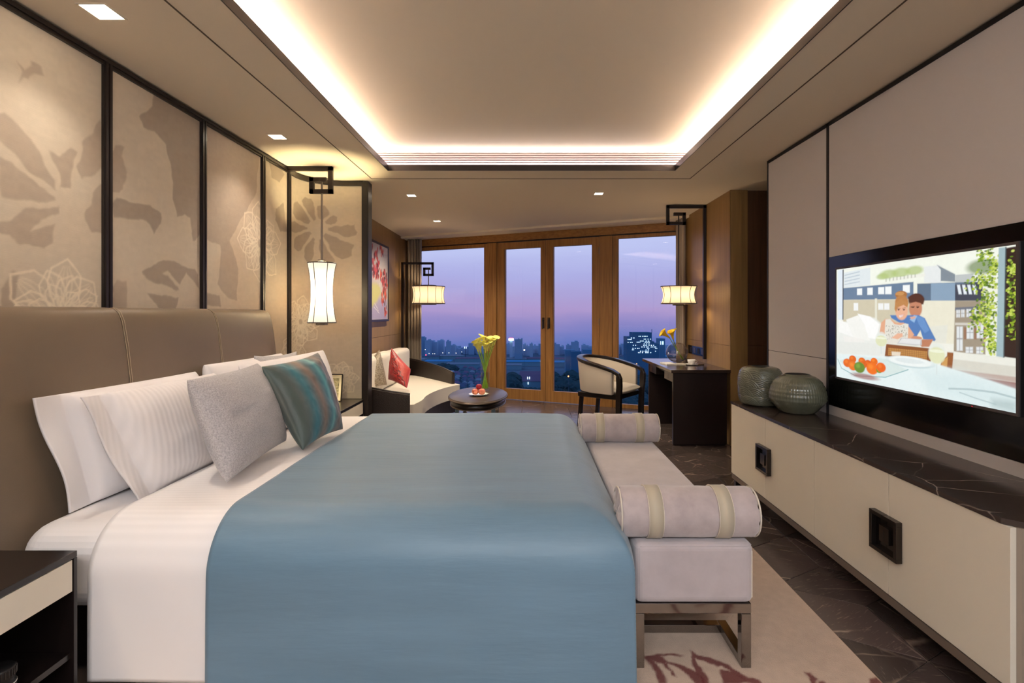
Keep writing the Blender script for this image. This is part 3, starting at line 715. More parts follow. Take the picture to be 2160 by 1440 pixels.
# ---- cloth over the bed
def drape(name, x0, xf, yn, yf, zt, r, zb, parent, matl, foot=True, nn=(90, 150), seed=1, flare=.02, wr=.006, hemx=0):
    # param: e along Y with overhang both sides, x with overhang at the foot
    drop = zt-r-zb+PI/2*r
    lx = (xf-r)-x0; ly = (yf-yn)-2*r
    a = np.concatenate([np.linspace(0, lx, nn[0]), lx+np.linspace(0, drop, 45)[1:]]) if foot else np.linspace(0, lx+r, nn[0])
    ov = np.linspace(0, drop, 50)
    b = np.concatenate([-ov[::-1][:-1], np.linspace(0, ly, nn[1]), ly+ov[1:]])
    A_, B_ = np.meshgrid(a, b)
    ex = np.maximum(A_-lx, 0) if foot else np.zeros_like(A_)
    ey = np.where(B_ < 0, -B_, np.where(B_ > ly, B_-ly, 0)); sg = np.where(B_ < 0, -1, 1)
    d = np.maximum(ex, ey); th = np.where(ex+ey > 0, PI/2*ey/np.maximum(ex+ey, 1e-9), 0)
    arc = PI/2*r; t1 = np.minimum(d, arc)/r; hang = np.maximum(d-arc, 0)
    R_ = r*np.sin(t1)+hang*flare; Z_ = zt-r*(1-np.cos(t1))-hang
    sq = np.maximum(np.cos(th), np.sin(th))**-.72; R_ = np.where((ex > 0) & (ey > 0), R_*sq, R_)
    cxp = x0+np.minimum(A_, lx) if foot else x0+A_
    cyp = yn+r+np.clip(B_, 0, ly)
    X = cxp+R_*np.cos(th)*(ex > 0); Y = cyp+sg*R_*np.sin(th)*(ey > 0)
    rr = np.random.default_rng(seed)
    along = (X-x0)*1.0+(Y-yn)*1.0
    rip = np.sin(X*5.2+1.2)*.5+np.sin(X*9.7+.4)*.25+np.sin(X*3.1+2)*.6
    ripf = np.sin(Y*6+1)*.5+np.sin(Y*10.7)*.3
    hf = np.clip(hang/.5, 0, 1)
    Y = Y+sg*(ey > 0)*rip*.010*hf*np.sin(th); X = X+(ex > 0)*ripf*.008*hf*np.cos(th)
    nzm = vnoise(X.shape[0], X.shape[1], 34, seed, 3)-.5
    topw = np.clip(1-hang/.1, .0, 1)
    Z_ = Z_+nzm*wr*2*topw
    Z_ = Z_+.012*topw*np.sin((X-x0)*1.9+.3)*np.sin((Y-yn)/(yf-yn)*PI)
    Y = Y+sg*(ey > 0)*nzm*wr*1.2
    P = np.stack([X, Y, Z_], -1)
    return grid_mesh(name, P, matl, parent, solid=.006)
dv = drape('duvet', -1.60, .385, 1.90, 4.05, .607, .19, .04, None, M_stripeH, foot=True, seed=3, wr=.003)
props(dv, 'white striped duvet folded back over the bed beside the blue coverlet', 'duvet')
cvl = drape('coverlet', -1.155, .410, 1.876, 4.075, .628, .21, .015, None, M_coverlet, seed=8, flare=.012, wr=.005)
props(cvl, 'grey-blue satin coverlet spread over the bed down to the floor', 'coverlet')

# ---- pillows
def pillow(name, P00, P10, P01, P11, T, matl, parent=None, n=36, pinch=.05, flange=0, seed=1, paint=None, bulge=1, power=.45, wr=.004, piping=None, local=False):
    P00, P10, P01, P11 = [np.array(p, float) for p in (P00, P10, P01, P11)]
    u = np.linspace(-1, 1, n*2); v = np.linspace(-1, 1, n*2); U, V = np.meshgrid(u, v)
    U = np.sin(U*PI/2)*.5+U*.5; V = np.sin(V*PI/2)*.5+V*.5
    Up = U*(1-pinch*(1-V**2)*np.abs(U)**1.5); Vp = V*(1-pinch*(1-U**2)*np.abs(V)**1.5)
    a = (Up+1)/2; b = (Vp+1)/2
    base = (P00*((1-a)*(1-b))[..., None]+P10*(a*(1-b))[..., None]+P01*((1-a)*b)[..., None]+P11*(a*b)[..., None])
    nrm = np.cross(P10-P00, P01-P00); nrm /= np.linalg.norm(nrm)
    Uf = U
    if flange:
        Uf = np.clip((U+1-flange)/(2-flange)*2-1, -1, 1)
    h = np.clip((1-np.abs(Uf)**2.6)*(1-np.abs(V)**2.6), 0, 1)**power*T/2
    if flange: h = np.where(U < -1+flange, .004, np.maximum(h, .004))*np.where((U <= -.9999), 1, 1)
    nz = (vnoise(n*2, n*2, 16, seed, 3)-.5)
    crn = np.clip(np.abs(U)*np.abs(V)*1.5, 0, 1)
    wav = 0
    if flange: wav = np.where(U < -1+flange, .013*np.sin(V*3.3+seed)*(1-(U+1)/flange), 0)
    edge = (1-np.abs(V)**12)*(1-np.abs(U)**12)
    fr = base+nrm*((h+nz*wr*4*edge*(h > .004))*1+wav)[..., None]
    bk = base-nrm*((h*bulge)-wav)[..., None]
    grp = []
    ny, nx = U.shape
    # join the two sheets as one closed mesh
    m = bpy.data.meshes.new(name)
    V1 = fr.reshape(-1, 3); V2 = bk.reshape(-1, 3); vs = np.concatenate([V1, V2]); idx = np.arange(ny*nx).reshape(ny, nx); off = ny*nx
    f1 = np.stack([idx[:-1, :-1], idx[:-1, 1:], idx[1:, 1:], idx[1:, :-1]], -1).reshape(-1, 4); f2 = f1[:, ::-1]+off
    rim = list(idx[0, :])+list(idx[1:, -1])+list(idx[-1, -2::-1])+list(idx[-2:0:-1, 0])
    fr_ = [(rim[(i+1) % len(rim)], rim[i], rim[i]+off, rim[(i+1) % len(rim)]+off) for i in range(len(rim))]
    fs = np.concatenate([f1, f2, np.array(fr_)])
    m.vertices.add(len(vs)); m.vertices.foreach_set('co', vs.ravel().astype(np.float32))
    m.loops.add(len(fs)*4); m.loops.foreach_set('vertex_index', fs.ravel().astype(np.int32)); m.polygons.add(len(fs))
    m.polygons.foreach_set('loop_start', (np.arange(len(fs))*4).astype(np.int32)); m.polygons.foreach_set('loop_total', np.full(len(fs), 4, dtype=np.int32))
    m.polygons.foreach_set('use_smooth', np.ones(len(fs), bool)); m.update(calc_edges=True); m.validate()
    if paint is not None:
        C = paint(U, V); at = m.color_attributes.new('Col', 'FLOAT_COLOR', 'POINT'); c4 = np.ones((len(vs), 4), np.float32); c4[:off, :3] = C.reshape(-1, 3); c4[off:, :3] = C.reshape(-1, 3); at.data.foreach_set('color', c4.ravel())
    o = link(name, m, matl, parent, local)
    return o, base[0, :], base[-1, :], base[:, 0], base[:, -1]

def P(*a): return np.array(a, float)
p, *_ = pillow('pillow', (-1.84, 2.10, .575), (-1.86, 2.98, .575), (-1.885, 1.99, 1.055), (-1.90, 2.98, 1.045), .24, M_white, flange=.24, seed=3, pinch=.015, power=.36)
props(p, 'white pillow leaning on the headboard at the near end, hindmost', 'pillow')
p, *_ = pillow('pillow', (-1.66, 2.215, .58), (-1.68, 2.98, .58), (-1.77, 2.055, 1.045), (-1.80, 2.99, 1.035), .24, M_stripeV, flange=.22, seed=5, pinch=.015, power=.36)
props(p, 'white striped pillow propped in front of the near-end pillow', 'pillow')
p, *_ = pillow('pillow', (-1.84, 3.12, .60), (-1.84, 4.02, .60), (-1.90, 3.07, 1.075), (-1.90, 4.02, 1.07), .22, M_white, seed=7, pinch=.015, power=.36)
props(p, 'white pillow leaning on the far half of the headboard', 'pillow')
p, *_ = pillow('pillow', (-1.64, 3.2, .62), (-1.45, 4.02, .62), (-1.77, 3.2, 1.06), (-1.60, 4.08, 1.09), .18, M_white, seed=9, pinch=.015, power=.38)
props(p, 'white pillow propped behind the teal cushion', 'pillow')
def grey_cushion():
    o, *_ = pillow('cushion', (-1.70, 3.42, .63), (-1.71, 3.95, .63), (-1.86, 3.55, 1.09), (-1.84, 4.16, 1.075), .12, M_silver, seed=19, n=24, pinch=.08)
    return props(o, 'silver-grey cushion peeping out behind the teal cushion', 'cushion')
grey_cushion()
p, *_ = pillow('cushion', (-1.30, 2.26, .645), (-1.37, 2.96, .655), (-1.50, 2.30, 1.085), (-1.53, 2.955, 1.095), .20, M_silver, seed=11, n=40, pinch=.05)
props(p, 'large silver jacquard cushion standing on the bed beside the teal one', 'cushion')
def teal(U, V):
    w = vnoise(U.shape[0], U.shape[1], 40, 4, 2)-.5
    s = U*1.0+w*.05+.22*V*V
    C = np.zeros(U.shape+(3,)); C[:] = lin((104, 96, 92))
    for c0, wd, col in ((-.85, .22, (70, 84, 80)), (-.42, .20, (40, 112, 126)), (-.02, .12, (128, 104, 90)), (.30, .22, (34, 116, 130)), (.36, .08, (86, 156, 164)), (.72, .12, (112, 92, 86)), (.95, .14, (52, 60, 72))):
        m_ = np.exp(-((s-c0)/wd)**2)[..., None]; C = C*(1-m_)+np.array(lin(col))*m_
    return C
p, *_ = pillow('cushion', (-1.205, 2.80, .645), (-1.16, 3.28, .65), (-1.44, 2.83, 1.09), (-1.35, 3.36, 1.125), .18, M_painted, seed=13, n=60, pinch=.07, paint=teal)
props(p, 'teal and bronze striped satin cushion standing on the bed', 'cushion')

# ---- nightstands
def nightstand(y0, y1, label):
    x0, x1, z1 = -1.915, -1.575, .55
    t = thing('nightstand', label, 'nightstand', ((x0+x1)/2, (y0+y1)/2, 0))
    MB().box(x0, x1, y0, y1, z1-.022, z1).build('top', M_dark, t, bevel=.002)
    MB().box(x0, x1, y0, y0+.014, 0, z1-.0225).build('side_panel', M_dark, t, bevel=.001)
    MB().box(x0, x1, y1-.014, y1, 0, z1-.0225).build('side_panel', M_dark, t, bevel=.001)
    MB().box(x0, x0+.012, y0+.015, y1-.015, 0, z1-.0225).build('back_panel', M_dark, t)
    MB().box(x0+.013, x1-.012, y0+.0145, y1-.0145, .18, .2).build('shelf', M_dark, t)
    MB().box(x0+.013, x1-.03, y0+.0145, y1-.0145, 0.02, .05).build('bottom_panel', M_dark, t)
    d = MB().box(x1-.02, x1-.002, y0+.017, y1-.017, .415, z1-.026).build('drawer', M_cream, t, bevel=.002)
    d['label'] = 'cream lacquer drawer front'
    MB().box(x0+.03, x1-.021, y0+.02, y1-.02, .42, z1-.03).build('drawer_box', M_dark, t)
    return t
nightstand(1.05, 1.826, 'dark nightstand with cream drawer beside the near side of the bed')
nightstand(4.20, 5.025, 'dark nightstand beyond the bed in front of the curved panel')
# small black camera lens on the shelf of the near nightstand
t = thing('camera_lens', 'black ribbed cylinder with a white ring on the nightstand shelf', 'lens', (-1.64, 1.62, .2))
MB().lathe([(0, 0), (.038, 0), (.040, .004), (.040, .03), (.037, .032), (.037, .05), (.0385, .052), (.0385, .075), (.034, .08), (0, .08)], (-1.64, 1.62, .2), 28).build('barrel', M_blackm, t)
MB().lathe([(.0383, .026), (.0408, .026), (.0408, .029), (.0383, .029)], (-1.64, 1.62, .2), 28).build('white_ring', M_paper, t)
rb = MB()
for k in range(28):
    a = 2*PI*k/28; rb.bar((-1.64+.039*math.cos(a), 1.62+.039*math.sin(a), .253), (-1.64+.039*math.cos(a), 1.62+.039*math.sin(a), .274), .003)
rb.build('grip', M_frame, t)
# photo frame on the far nightstand
t = thing('photo_frame', 'small framed card leaning on the far nightstand', 'photo frame', (-1.84, 4.9, .55))
a, b = Vector((-1.94, 4.90, .551)), Vector((-1.744, 4.885, .551)); up = Vector((-.012, .075, .245)); side = (b-a)
fm = MB(); nn_ = side.cross(up).normalized()
for q0, q1 in ((a, b), (a+up, b+up), (a, a+up), (b, b+up)): fm.bar(q0, q1, .010, .010, nn_)
fm.build('frame', M_frame, t)
MB().obox((a+b+up)/2, side*.47, up*.47, nn_*.002).build('card', M_band, t)
MB().obox((a+b+up)/2-nn_*-.003, side*.36, up*.36, nn_*.001).build('print', mat('card_print', (120, 112, 92), .7, var=.4, vscale=60), t)
MB().bar((a+b)/2+up*.7, (a+b)/2+Vector((0, .08, 0)), .012, .003).build('strut', M_frame, t)

# ================================================================== hanging lanterns with fret brackets
def shade(t, cx, cy, zt, zb, rt, rw, rb, nrib, matl, power, col, rim=.004):
    prof = []
    for k in range(17):
        f = k/16; z = zt+(zb-zt)*f; r = rw+((rt if f < .5 else rb)-rw)*abs(2*f-1)**2.0; prof.append((r, z))
    pr = [(r, z) for r, z in prof]
    MB().lathe(pr[::-1], (cx, cy, 0), 48).build('lamp_shade', matl, t)
    for (r, z) in ((rt, zt), (rb, zb)): MB().lathe([(r-.002, z-rim), (r+.003, z-rim), (r+.003, z+rim), (r-.002, z+rim), (r-.002, z-rim)], (cx, cy, 0), 48).build('shade_ring', M_bronze, t)
    for k in range(nrib):
        a = 2*PI*(k+.25)/nrib; MB().tube([(cx+(r+.001)*math.cos(a), cy+(r+.001)*math.sin(a), z) for r, z in pr], .0035, 5).build('rib', M_bronze, t)
    sp = MB()
    for k in range(3):
        a = 2*PI*k/3; sp.bar((cx, cy, zt-.004), (cx+rt*math.cos(a), cy+rt*math.sin(a), zt-.004), .004)
    sp.build('spider', M_bronze, t)
    l = bpy.data.lights.new('bulb', 'POINT'); l.energy = power; l.color = col; l.shadow_soft_size = min(.05, rw*.5)
    o = bpy.data.objects.new('bulb', l); COL.objects.link(o); o.parent = t; o.location = Vector((cx, cy, (zt+zb)/2))-t.location
def fret(t, pts, Y, w, name='bracket'):
    m = MB()
    for i in range(len(pts)-1):
        a = px(*pts[i], Y=Y); b = px(*pts[i+1], Y=Y); d = (b-a).normalized()*w/2
        m.bar(a-d if i else a, b+d, w, w, up=(0, 1, 0))
    return m.build(name, M_bronze, t)
# bedside lantern
t = thing('wall_lantern', 'tall white hourglass lantern hanging beside the bed on a square fret bracket', 'lamp', (-1.81, 4.575, 1.29))
YL = 4.56
m = MB(); fret(t, [(608, 356), (697.5, 356), (697.5, 404), (658, 404), (658, 379), (685, 379)], YL, .036)
a = px(679, 379, Y=YL); MB().tube([a, (a.x, YL, px(679, 551, Y=YL).z)], .008, 12).build('rod', M_steel, t)
q = px(679, 551, Y=YL)
MB().lathe([(0, .012), (.035, .012), (.035, 0), (0, 0)], q, 24).build('cap', M_steel, t)
shade(t, q.x, YL, px(679, 555, Y=YL).z, px(679, 680, Y=YL).z, .117, .088, .117, 6, M_shade, 60, (1, .83, .48))
zz = px(679, 680, Y=YL).z
MB().box(q.x-.038, q.x+.038, YL-.038, YL+.038, zz-.022, zz-.004).build('finial', M_steel, t)
# unseen twin on the near side of the bed lights the pillows
t = thing('wall_lantern', 'unseen hourglass lantern added beside the near nightstand', 'lamp', (-1.81, 1.33, 1.29))
YL2 = 1.33
for (x0, x1, z0, z1) in ((-2.09, -1.71, 2.62, 2.655), (-1.745, -1.71, 2.44, 2.62), (-1.9, -1.745, 2.44, 2.475), (-1.9, -1.865, 2.475, 2.57), (-1.865, -1.77, 2.54, 2.57)): MB().box(x0, x1, YL2-.018, YL2+.018, z0, z1).build('bracket', M_bronze, t)
MB().tube([(-1.81, YL2, 2.55), (-1.81, YL2, 1.83)], .008, 12).build('rod', M_steel, t)
shade(t, -1.81, YL2, 1.82, 1.30, .117, .088, .117, 6, M_shade, 20, (1, .80, .54))
# left bay lamp
t = thing('bracket_lamp', 'drum-shaded lamp on a dark fret pole beside the curtain', 'lamp', (-2.04, 8.6, 0))
YL = 8.6
fret(t, [(849, 640), (849, 555.3), (912.7, 555.3), (912.7, 579.5), (895, 579.5), (895, 566.5), (906, 566.5)], YL, .036)
a = px(849, 560, Y=YL); MB().box(a.x-.018, a.x+.018, YL-.018, YL+.018, .014, a.z-.1).build('pole', M_bronze, t)
MB().lathe([(0, 0), (.045, 0), (.045, .012), (.02, .016), (0, .016)], (a.x, YL, .001), 24).build('base', M_bronze, t)
q = px(904, 603, Y=YL); MB().tube([px(904, 567, Y=YL), q], .008, 10).build('rod', M_steel, t)
shade(t, q.x, YL, q.z-.01, px(904, 640, Y=YL).z, .268, .243, .268, 12, M_shade2, 6, (1, .76, .48), .006)
MB().lathe([(0, -.02), (.13, -.02), (.13, -.006), (0, -.006)], (q.x, YL, px(904, 640, Y=YL).z), 24).build('diffuser', M_bronze, t)
MB().lathe([(0, 0), (.13, 0), (.13, .02), (0, .02)], (q.x, YL, q.z-.006), 24).build('cap', M_bronze, t)
# desk lamp
t = thing('bracket_lamp', 'drum-shaded lamp hanging over the desk on a tall dark fret frame', 'lamp', (2.09, 6.16, .8))
YL = 6.16
fret(t, [(1486, 757), (1486, 436), (1408.5, 436), (1408.5, 471), (1443, 471), (1443, 451.5), (1424, 451.5)], YL, .034)
q = px(1431.5, 603, Y=YL); MB().tube([px(1431.5, 452, Y=YL), q], .007, 10).build('rod', M_bronze, t)
shade(t, q.x, YL, q.z-.006, px(1431, 640, Y=YL).z, .206, .178, .203, 10, M_shade2, 4, (1, .76, .48), .005)
MB().lathe([(0, -.022), (.07, -.022), (.07, -.006), (0, -.006)], (q.x, YL, px(1431, 640, Y=YL).z), 24).build('finial', M_bronze, t)

# ================================================================== curtains
def curtain(x0, y0, x1, y1, folds, amp, label, z0=.01, z1=2.645):
    t = np.linspace(0, 1, folds*14); zz = np.linspace(z0, z1, 30)
    d = Vector((x1-x0, y1-y0)).normalized(); nrm = Vector((-d.y, d.x))
    Pm = np.zeros((len(zz), len(t), 3))
    for i, z in enumerate(zz):
        k = .7+.3*(z-z0)/(z1-z0); off = amp*np.sin(t*folds*2*PI)*k+amp*.3*np.sin(t*folds*4.3*PI+z)
        Pm[i, :, 0] = x0+(x1-x0)*t+nrm.x*off; Pm[i, :, 1] = y0+(y1-y0)*t+nrm.y*off; Pm[i, :, 2] = z
    o = grid_mesh('curtain', Pm, M_curtain, solid=.004); props(o, label, 'curtain')
curtain(-2.06, 8.98, -1.81, 8.93, 5, .035, 'gathered taupe curtain at the left end of the windows')
curtain(2.06, 6.84, 2.07, 7.2, 4, .028, 'narrow grey curtain at the right end of the windows behind the desk')

# ================================================================== artwork
t = thing('framed_painting', 'tall painting of red blossoms on lilac and yellow in a dark frame', 'painting', (XL+.03, 7.17, 1.26))
ay0, ay1, az0, az1 = 6.55, 7.76, 1.29, 2.335
ap = Canvas(ay0, ay1, az0, az1, 190, 170, (196, 186, 186))
def AP(x, y):
    X = x/6.55+760; Yp = (XL+.035)*F/(X-CX); return (Yp, EYE+(CY-(y/6.55+480))*Yp/F)
ap.warp(.03, 20, 2)
ap.poly([AP(135, 780), AP(200, 760), AP(270, 800), AP(285, 900), AP(240, 980), AP(180, 1080), AP(135, 1120), (6.5, 1.45), (6.5, 1.8)], (200, 196, 120), .9, .03)
ap.poly([AP(135, 1130), AP(190, 1080), AP(250, 990), AP(330, 980), AP(368, 1000), AP(368, 1290), AP(135, 1290), (6.5, 1.2), (6.5, 1.45)], (168, 158, 196), .9, .03)
ap.poly([AP(260, 560), AP(368, 560), AP(368, 800), AP(300, 800)], (214, 190, 176), .6, .04)
r = random.Random(3)
path = [(6.6, 2.25), AP(150, 250), AP(215, 380), AP(160, 500), AP(190, 590), AP(240, 540), AP(235, 640), AP(285, 680), AP(335, 640), AP(320, 740), AP(355, 780), AP(330, 880), AP(310, 1010), AP(345, 930)]
ap.warp(.012, 7, 8)
for i, (u, v) in enumerate(path):
    for k in range(16):
        uu = u+r.gauss(0, .04); vv = v+r.gauss(0, .045); ap.ell(uu, vv, r.uniform(.012, .035), r.uniform(.02, .045), r.choice([(196, 60, 50), (222, 92, 62), (130, 44, 46), (86, 34, 40), (206, 70, 80)]), .9, .4)
for (u, v) in (AP(290, 290), AP(300, 340), AP(345, 1180), AP(345, 1140)):
    for k in range(10): ap.ell(u+r.gauss(0, .03), v+r.gauss(0, .03), .02, .03, r.choice([(196, 60, 50), (120, 50, 56), (222, 100, 62)]), .9, .4)
for a_, b_ in ((AP(265, 760), AP(270, 820)), (AP(190, 1100), AP(260, 1180)), (AP(200, 1040), AP(250, 1150))): ap.stroke([a_, b_], .01, (236, 232, 230))
Pm = np.zeros((ap.ny, ap.nx, 3)); Pm[..., 0] = XL+.036; Pm[..., 1] = ap.U; Pm[..., 2] = ap.V
grid_mesh('canvas', Pm, mat('oil_paint', (200, 200, 200), .5, attr=True, bump=.3, bscale=90), t, col=ap.c)
fm = MB(); X0_, X1_ = XL+.001, XL+.045
fm.box(X0_, X1_, ay0-.03, ay1+.03, az1, az1+.03).box(X0_, X1_, ay0-.03, ay1+.03, az0-.03, az0).box(X0_, X1_, ay1, ay1+.03, az0, az1).box(X0_, X1_, ay0-.03, ay0, az0, az1)
fm.build('frame', M_frame, t)
MB().box(XL+.001, XL+.03, ay0, ay1, az0, az1).build('backing', M_frame, t)

# ================================================================== sofa
so = thing('sofa', 'curved ivory sofa with a dark woven shell in the bay corner', 'sofa', (-1.6, 6.7, 0))
def ribbon(path, z0, z1, th):
    m = MB(); n = len(path); vs = []
    for i, p in enumerate(path):
        a = Vector(path[max(i-1, 0)]); b = Vector(path[min(i+1, n-1)]); d = (b-a).normalized(); nr = Vector((-d.y, d.x))*th/2
        zz0 = z0[i] if isinstance(z0, list) else z0; zz1 = z1[i] if isinstance(z1, list) else z1
        for s_1, z in ((-1, zz0), (1, zz0), (1, zz1), (-1, zz1)): vs.append((p[0]+nr.x*s_1, p[1]+nr.y*s_1, z))
    fs = [(0, 1, 2, 3), tuple((n-1)*4+k for k in (3, 2, 1, 0))]
    for i in range(n-1):
        for k in range(4): fs.append((i*4+k, (i+1)*4+k, (i+1)*4+(k+1) % 4, i*4+(k+1) % 4))
    m.add(vs, fs); return m
sp_path = [(-1.20, 5.34), (-1.40, 5.30), (-1.64, 5.33), (-1.84, 5.46), (-1.97, 5.68), (-2.02, 6.0), (-2.03, 6.5), (-2.03, 7.0), (-2.03, 7.5), (-2.02, 7.9), (-1.96, 8.12), (-1.83, 8.14), (-1.66, 7.97), (-1.42, 7.66), (-1.2, 7.36), (-1.0, 7.06)]
tops = [.545, .58, .62, .645, .66, .67, .67, .67, .67, .67, .665, .66, .65, .63, .605, .565]
def catmull(pts, m=5, closed=False):
    out = []; n = len(pts); rng_ = range(n if closed else n-1)
    for i in rng_:
        q = [pts[(i+k) % n] if closed else pts[min(max(i+k, 0), n-1)] for k in (-1, 0, 1, 2)]
        for j in range(m):
            t_ = j/m; out.append(tuple(.5*((2*b)+(-a+c_)*t_+(2*a-5*b+4*c_-d)*t_*t_+(-a+3*b-3*c_+d)*t_**3) for a, b, c_, d in zip(*q)))
    if not closed: out.append(tuple(pts[-1]))
    return out
_sp = catmull([(p[0], p[1], z) for p, z in zip(sp_path, tops)]); sp_path = [q[:2] for q in _sp]; tops = [q[2] for q in _sp]
ribbon(sp_path, .08, tops, .045).build('shell', M_sofa_shell, so, bevel=.006)
MB().tube([(p[0], p[1], z+.004) for p, z in zip(sp_path, tops)], .012, 8).build('shell_rim', M_frame, so)
seatp = [(-1.14, 5.44), (-1.16, 5.75), (-1.17, 6.05), (-1.14, 6.35), (-1.08, 6.62), (-.99, 6.85), (-.90, 7.0), (-1.05, 7.22), (-1.28, 7.55), (-1.5, 7.84), (-1.7, 8.0), (-1.9, 8.02), (-1.98, 7.8), (-1.98, 6.0), (-1.9, 5.7), (-1.7, 5.42), (-1.45, 5.37)]
seatp[0] = (-1.19, 5.47); seatp = catmull(seatp[:7], 6)+catmull(seatp[7:], 3)
MB().prism(seatp, .24, .42, sm=False).build('seat_cushion', M_sofa, so, bevel=.022, seg=4)
MB().prism([(p[0]*.98-.05, 6.7+(p[1]-6.7)*.96) for p in seatp], .06, .238).build('base', M_frame, so)
def rbox(name, x0, x1, y0, y1, z0, z1, mt, par, bv=.04):
    return MB().box(x0, x1, y0, y1, z0, z1).build(name, mt, par, bevel=bv, seg=5)
for (y0, y1, z1) in ((5.56, 6.33, .87), (6.35, 7.1, .87), (7.12, 7.9, .86)): rbox('back_cushion', -1.99, -1.77, y0, y1, .425, z1, M_sofa, so, .06)
for (x, y) in ((-1.35, 5.6), (-1.85, 5.7), (-1.85, 7.8), (-1.1, 6.95)): MB().lathe([(0, 0), (.018, 0), (.022, .06), (0, .06)], (x, y, 0), 12).build('foot', M_frame, so)
# sofa cushions
M_sequin = mat('silver_sequin', (190, 178, 160), .35, metal=.3, col2=(110, 96, 80), vscale=60, bump=.8, bscale=90)
p, *_ = pillow('cushion', px(774, 824, Y=6.02), px(816, 812, Y=6.25), px(768, 766, Y=6.1), px(800, 737, Y=6.25), .17, M_sequin, seed=31, n=24, pinch=.1)
props(p, 'silver-brown sequinned cushion on the sofa, partly behind the partition', 'cushion')
def red(U, V):
    C = np.zeros(U.shape+(3,)); g_ = np.clip((U+V)*.5+.5, 0, 1)[..., None]; C[:] = np.array(lin((140, 16, 30)))*(1-g_)+np.array(lin((172, 40, 30)))*g_
    def ln(a, b, w=.028):
        dx, dy = b[0]-a[0], b[1]-a[1]; L = dx*dx+dy*dy; t_ = np.clip(((U-a[0])*dx+(V-a[1])*dy)/L, 0, 1); m_ = (np.hypot(U-a[0]-t_*dx, V-a[1]-t_*dy) < w)[..., None]
        return m_
    for pts in ([(-.9, .9), (-.2, .9), (-.2, .55), (-.5, .55), (-.5, .2), (.0, .2), (.0, -.1)], [(-.75, .75), (-.35, .75), (-.35, .35), (.15, .35), (.15, -.35), (-.2, -.35), (-.2, 0), (.0, 0)],
                [(.15, 0), (.5, 0), (.5, -.35), (.3, -.35), (.3, -.6), (.7, -.6), (.7, -.9)], [(.5, -.2), (.75, -.2), (.75, -.5), (.9, -.5), (.9, -.95)], [(-.05, -.2), (.3, -.2), (.3, .1), (.55, .1)]):
        for a, b in zip(pts[:-1], pts[1:]):
            m_ = ln(a, b); C = np.where(m_, np.array(lin((74, 18, 26))), C)
    return C
c0, c1, c2, c3 = px(856, 817, Y=6.5), px(866, 776, Y=6.62), px(815, 790, Y=6.3), px(829, 734, Y=6.42)
p, *_ = pillow('cushion', px(819, 800, Y=6.38), px(858, 818, Y=6.2), px(826, 734, Y=6.56), px(866, 778, Y=6.40), .15, M_painted, seed=33, n=60, pinch=.06, paint=red)
props(p, 'red satin cushion with dark fret lines balanced on the sofa', 'cushion')

# ================================================================== oval table
tx, ty = -.545, 5.82
tb = thing('coffee_table', 'low oval table with a brown glass top in front of the sofa', 'table', (tx, ty, 0))
MB().lathe([(0, .478), (.312, .478), (.318, .474), (.318, .456), (.312, .452), (0, .452)][::-1], (tx, ty, 0), 64, sy=1.80).build('tabletop', M_table, tb)
MB().lathe([(.322, .470), (.326, .468), (.326, .455), (.320, .452), (.3185, .455), (.3185, .470), (.322, .470)], (tx, ty, 0), 64, sy=1.80).build('top_rim', M_steel, tb)
MB().lathe([(0, .385), (.292, .385), (.300, .39), (.300, .451), (0, .451)], (tx, ty, 0), 64, sy=1.80).build('apron', M_dark, tb)
MB().lathe([(.300, .382), (.306, .384), (.306, .394), (.300, .394)], (tx, ty, 0), 64, sy=1.80).build('apron_trim', M_steel, tb)
for (dx, dy) in ((-.19, -.34), (.19, -.34), (-.19, .34), (.19, .34)):
    MB().box(tx+dx-.02, tx+dx+.02, ty+dy-.02, ty+dy+.02, 0, .384).build('leg', M_chrome, tb)
ZT = .479
vt = thing('glass_vase', 'tall clear cylinder vase holding yellow callas on the oval table', 'vase', (-.488, 6.04, ZT))
vx, vy = -.488, 6.04
MB().lathe([(0, .0), (.047, 0), (.05, .004), (.05, .43)], (vx, vy, ZT), 32).build('cylinder', M_glass, vt)
MB().lathe([(0, .021), (.0465, .021), (.0465, .21), (0, .21)], (vx, vy, ZT), 24).build('water', M_water, vt)
def calla(base, mid, tip, dirv, size, mt, label, group):
    base, mid, tip = Vector(base), Vector(mid), Vector(tip); d = Vector(dirv).normalized()
    t = thing('calla_lily', label, 'flower', base, group=group)
    pts = []
    for k in range(9):
        f = k/8; pts.append(base*(1-f)**2+mid*2*f*(1-f)+tip*f*f)
    MB().tube(pts, .0048, 7).build('stem', M_stem, t)
    u = d.cross(Vector((0, 0, 1))); u = u.normalized() if u.length > .1 else Vector((1, 0, 0)); w = u.cross(d)
    ns, na = 12, 22; G = np.zeros((ns, na, 3))
    for i in range(ns):
        f = i/(ns-1)
        for j in range(na):
            a = j/(na-1)*2*PI*1.06; lip = 1+.55*math.cos(a/1.06-PI)
            rr = size*(.06+.15*f+.24*f**4*(.7+.45*lip)); hh = size*(1.05*f-.10*f**5+.28*f**3*max(0, math.cos(a/1.06-PI)))
            rr *= 1+.05*math.sin(5*a)*f**3
            q = tip+d*hh+(u*math.cos(a)+w*math.sin(a))*rr; G[i, j] = q
    grid_mesh('spathe', G, mt, t, solid=.0015)
    MB().tube([tip+d*size*.15, tip+d*size*.72], [.005, .0035], 7).build('spadix', M_spadix, t)
r = random.Random(12)
fl_px = [(1006, 716), (1013, 712), (1020, 706), (1028, 720), (1035, 712), (1041, 709), (1024, 724), (1014, 724), (1033, 724), (1009, 722), (1021, 716), (1030, 710)]
RANK = ['leftmost of the bunch']+[w+' from the left of the bunch' for w in 'second third fourth fifth sixth seventh eighth ninth tenth'.split()]+['second from the right of the bunch', 'rightmost of the bunch']
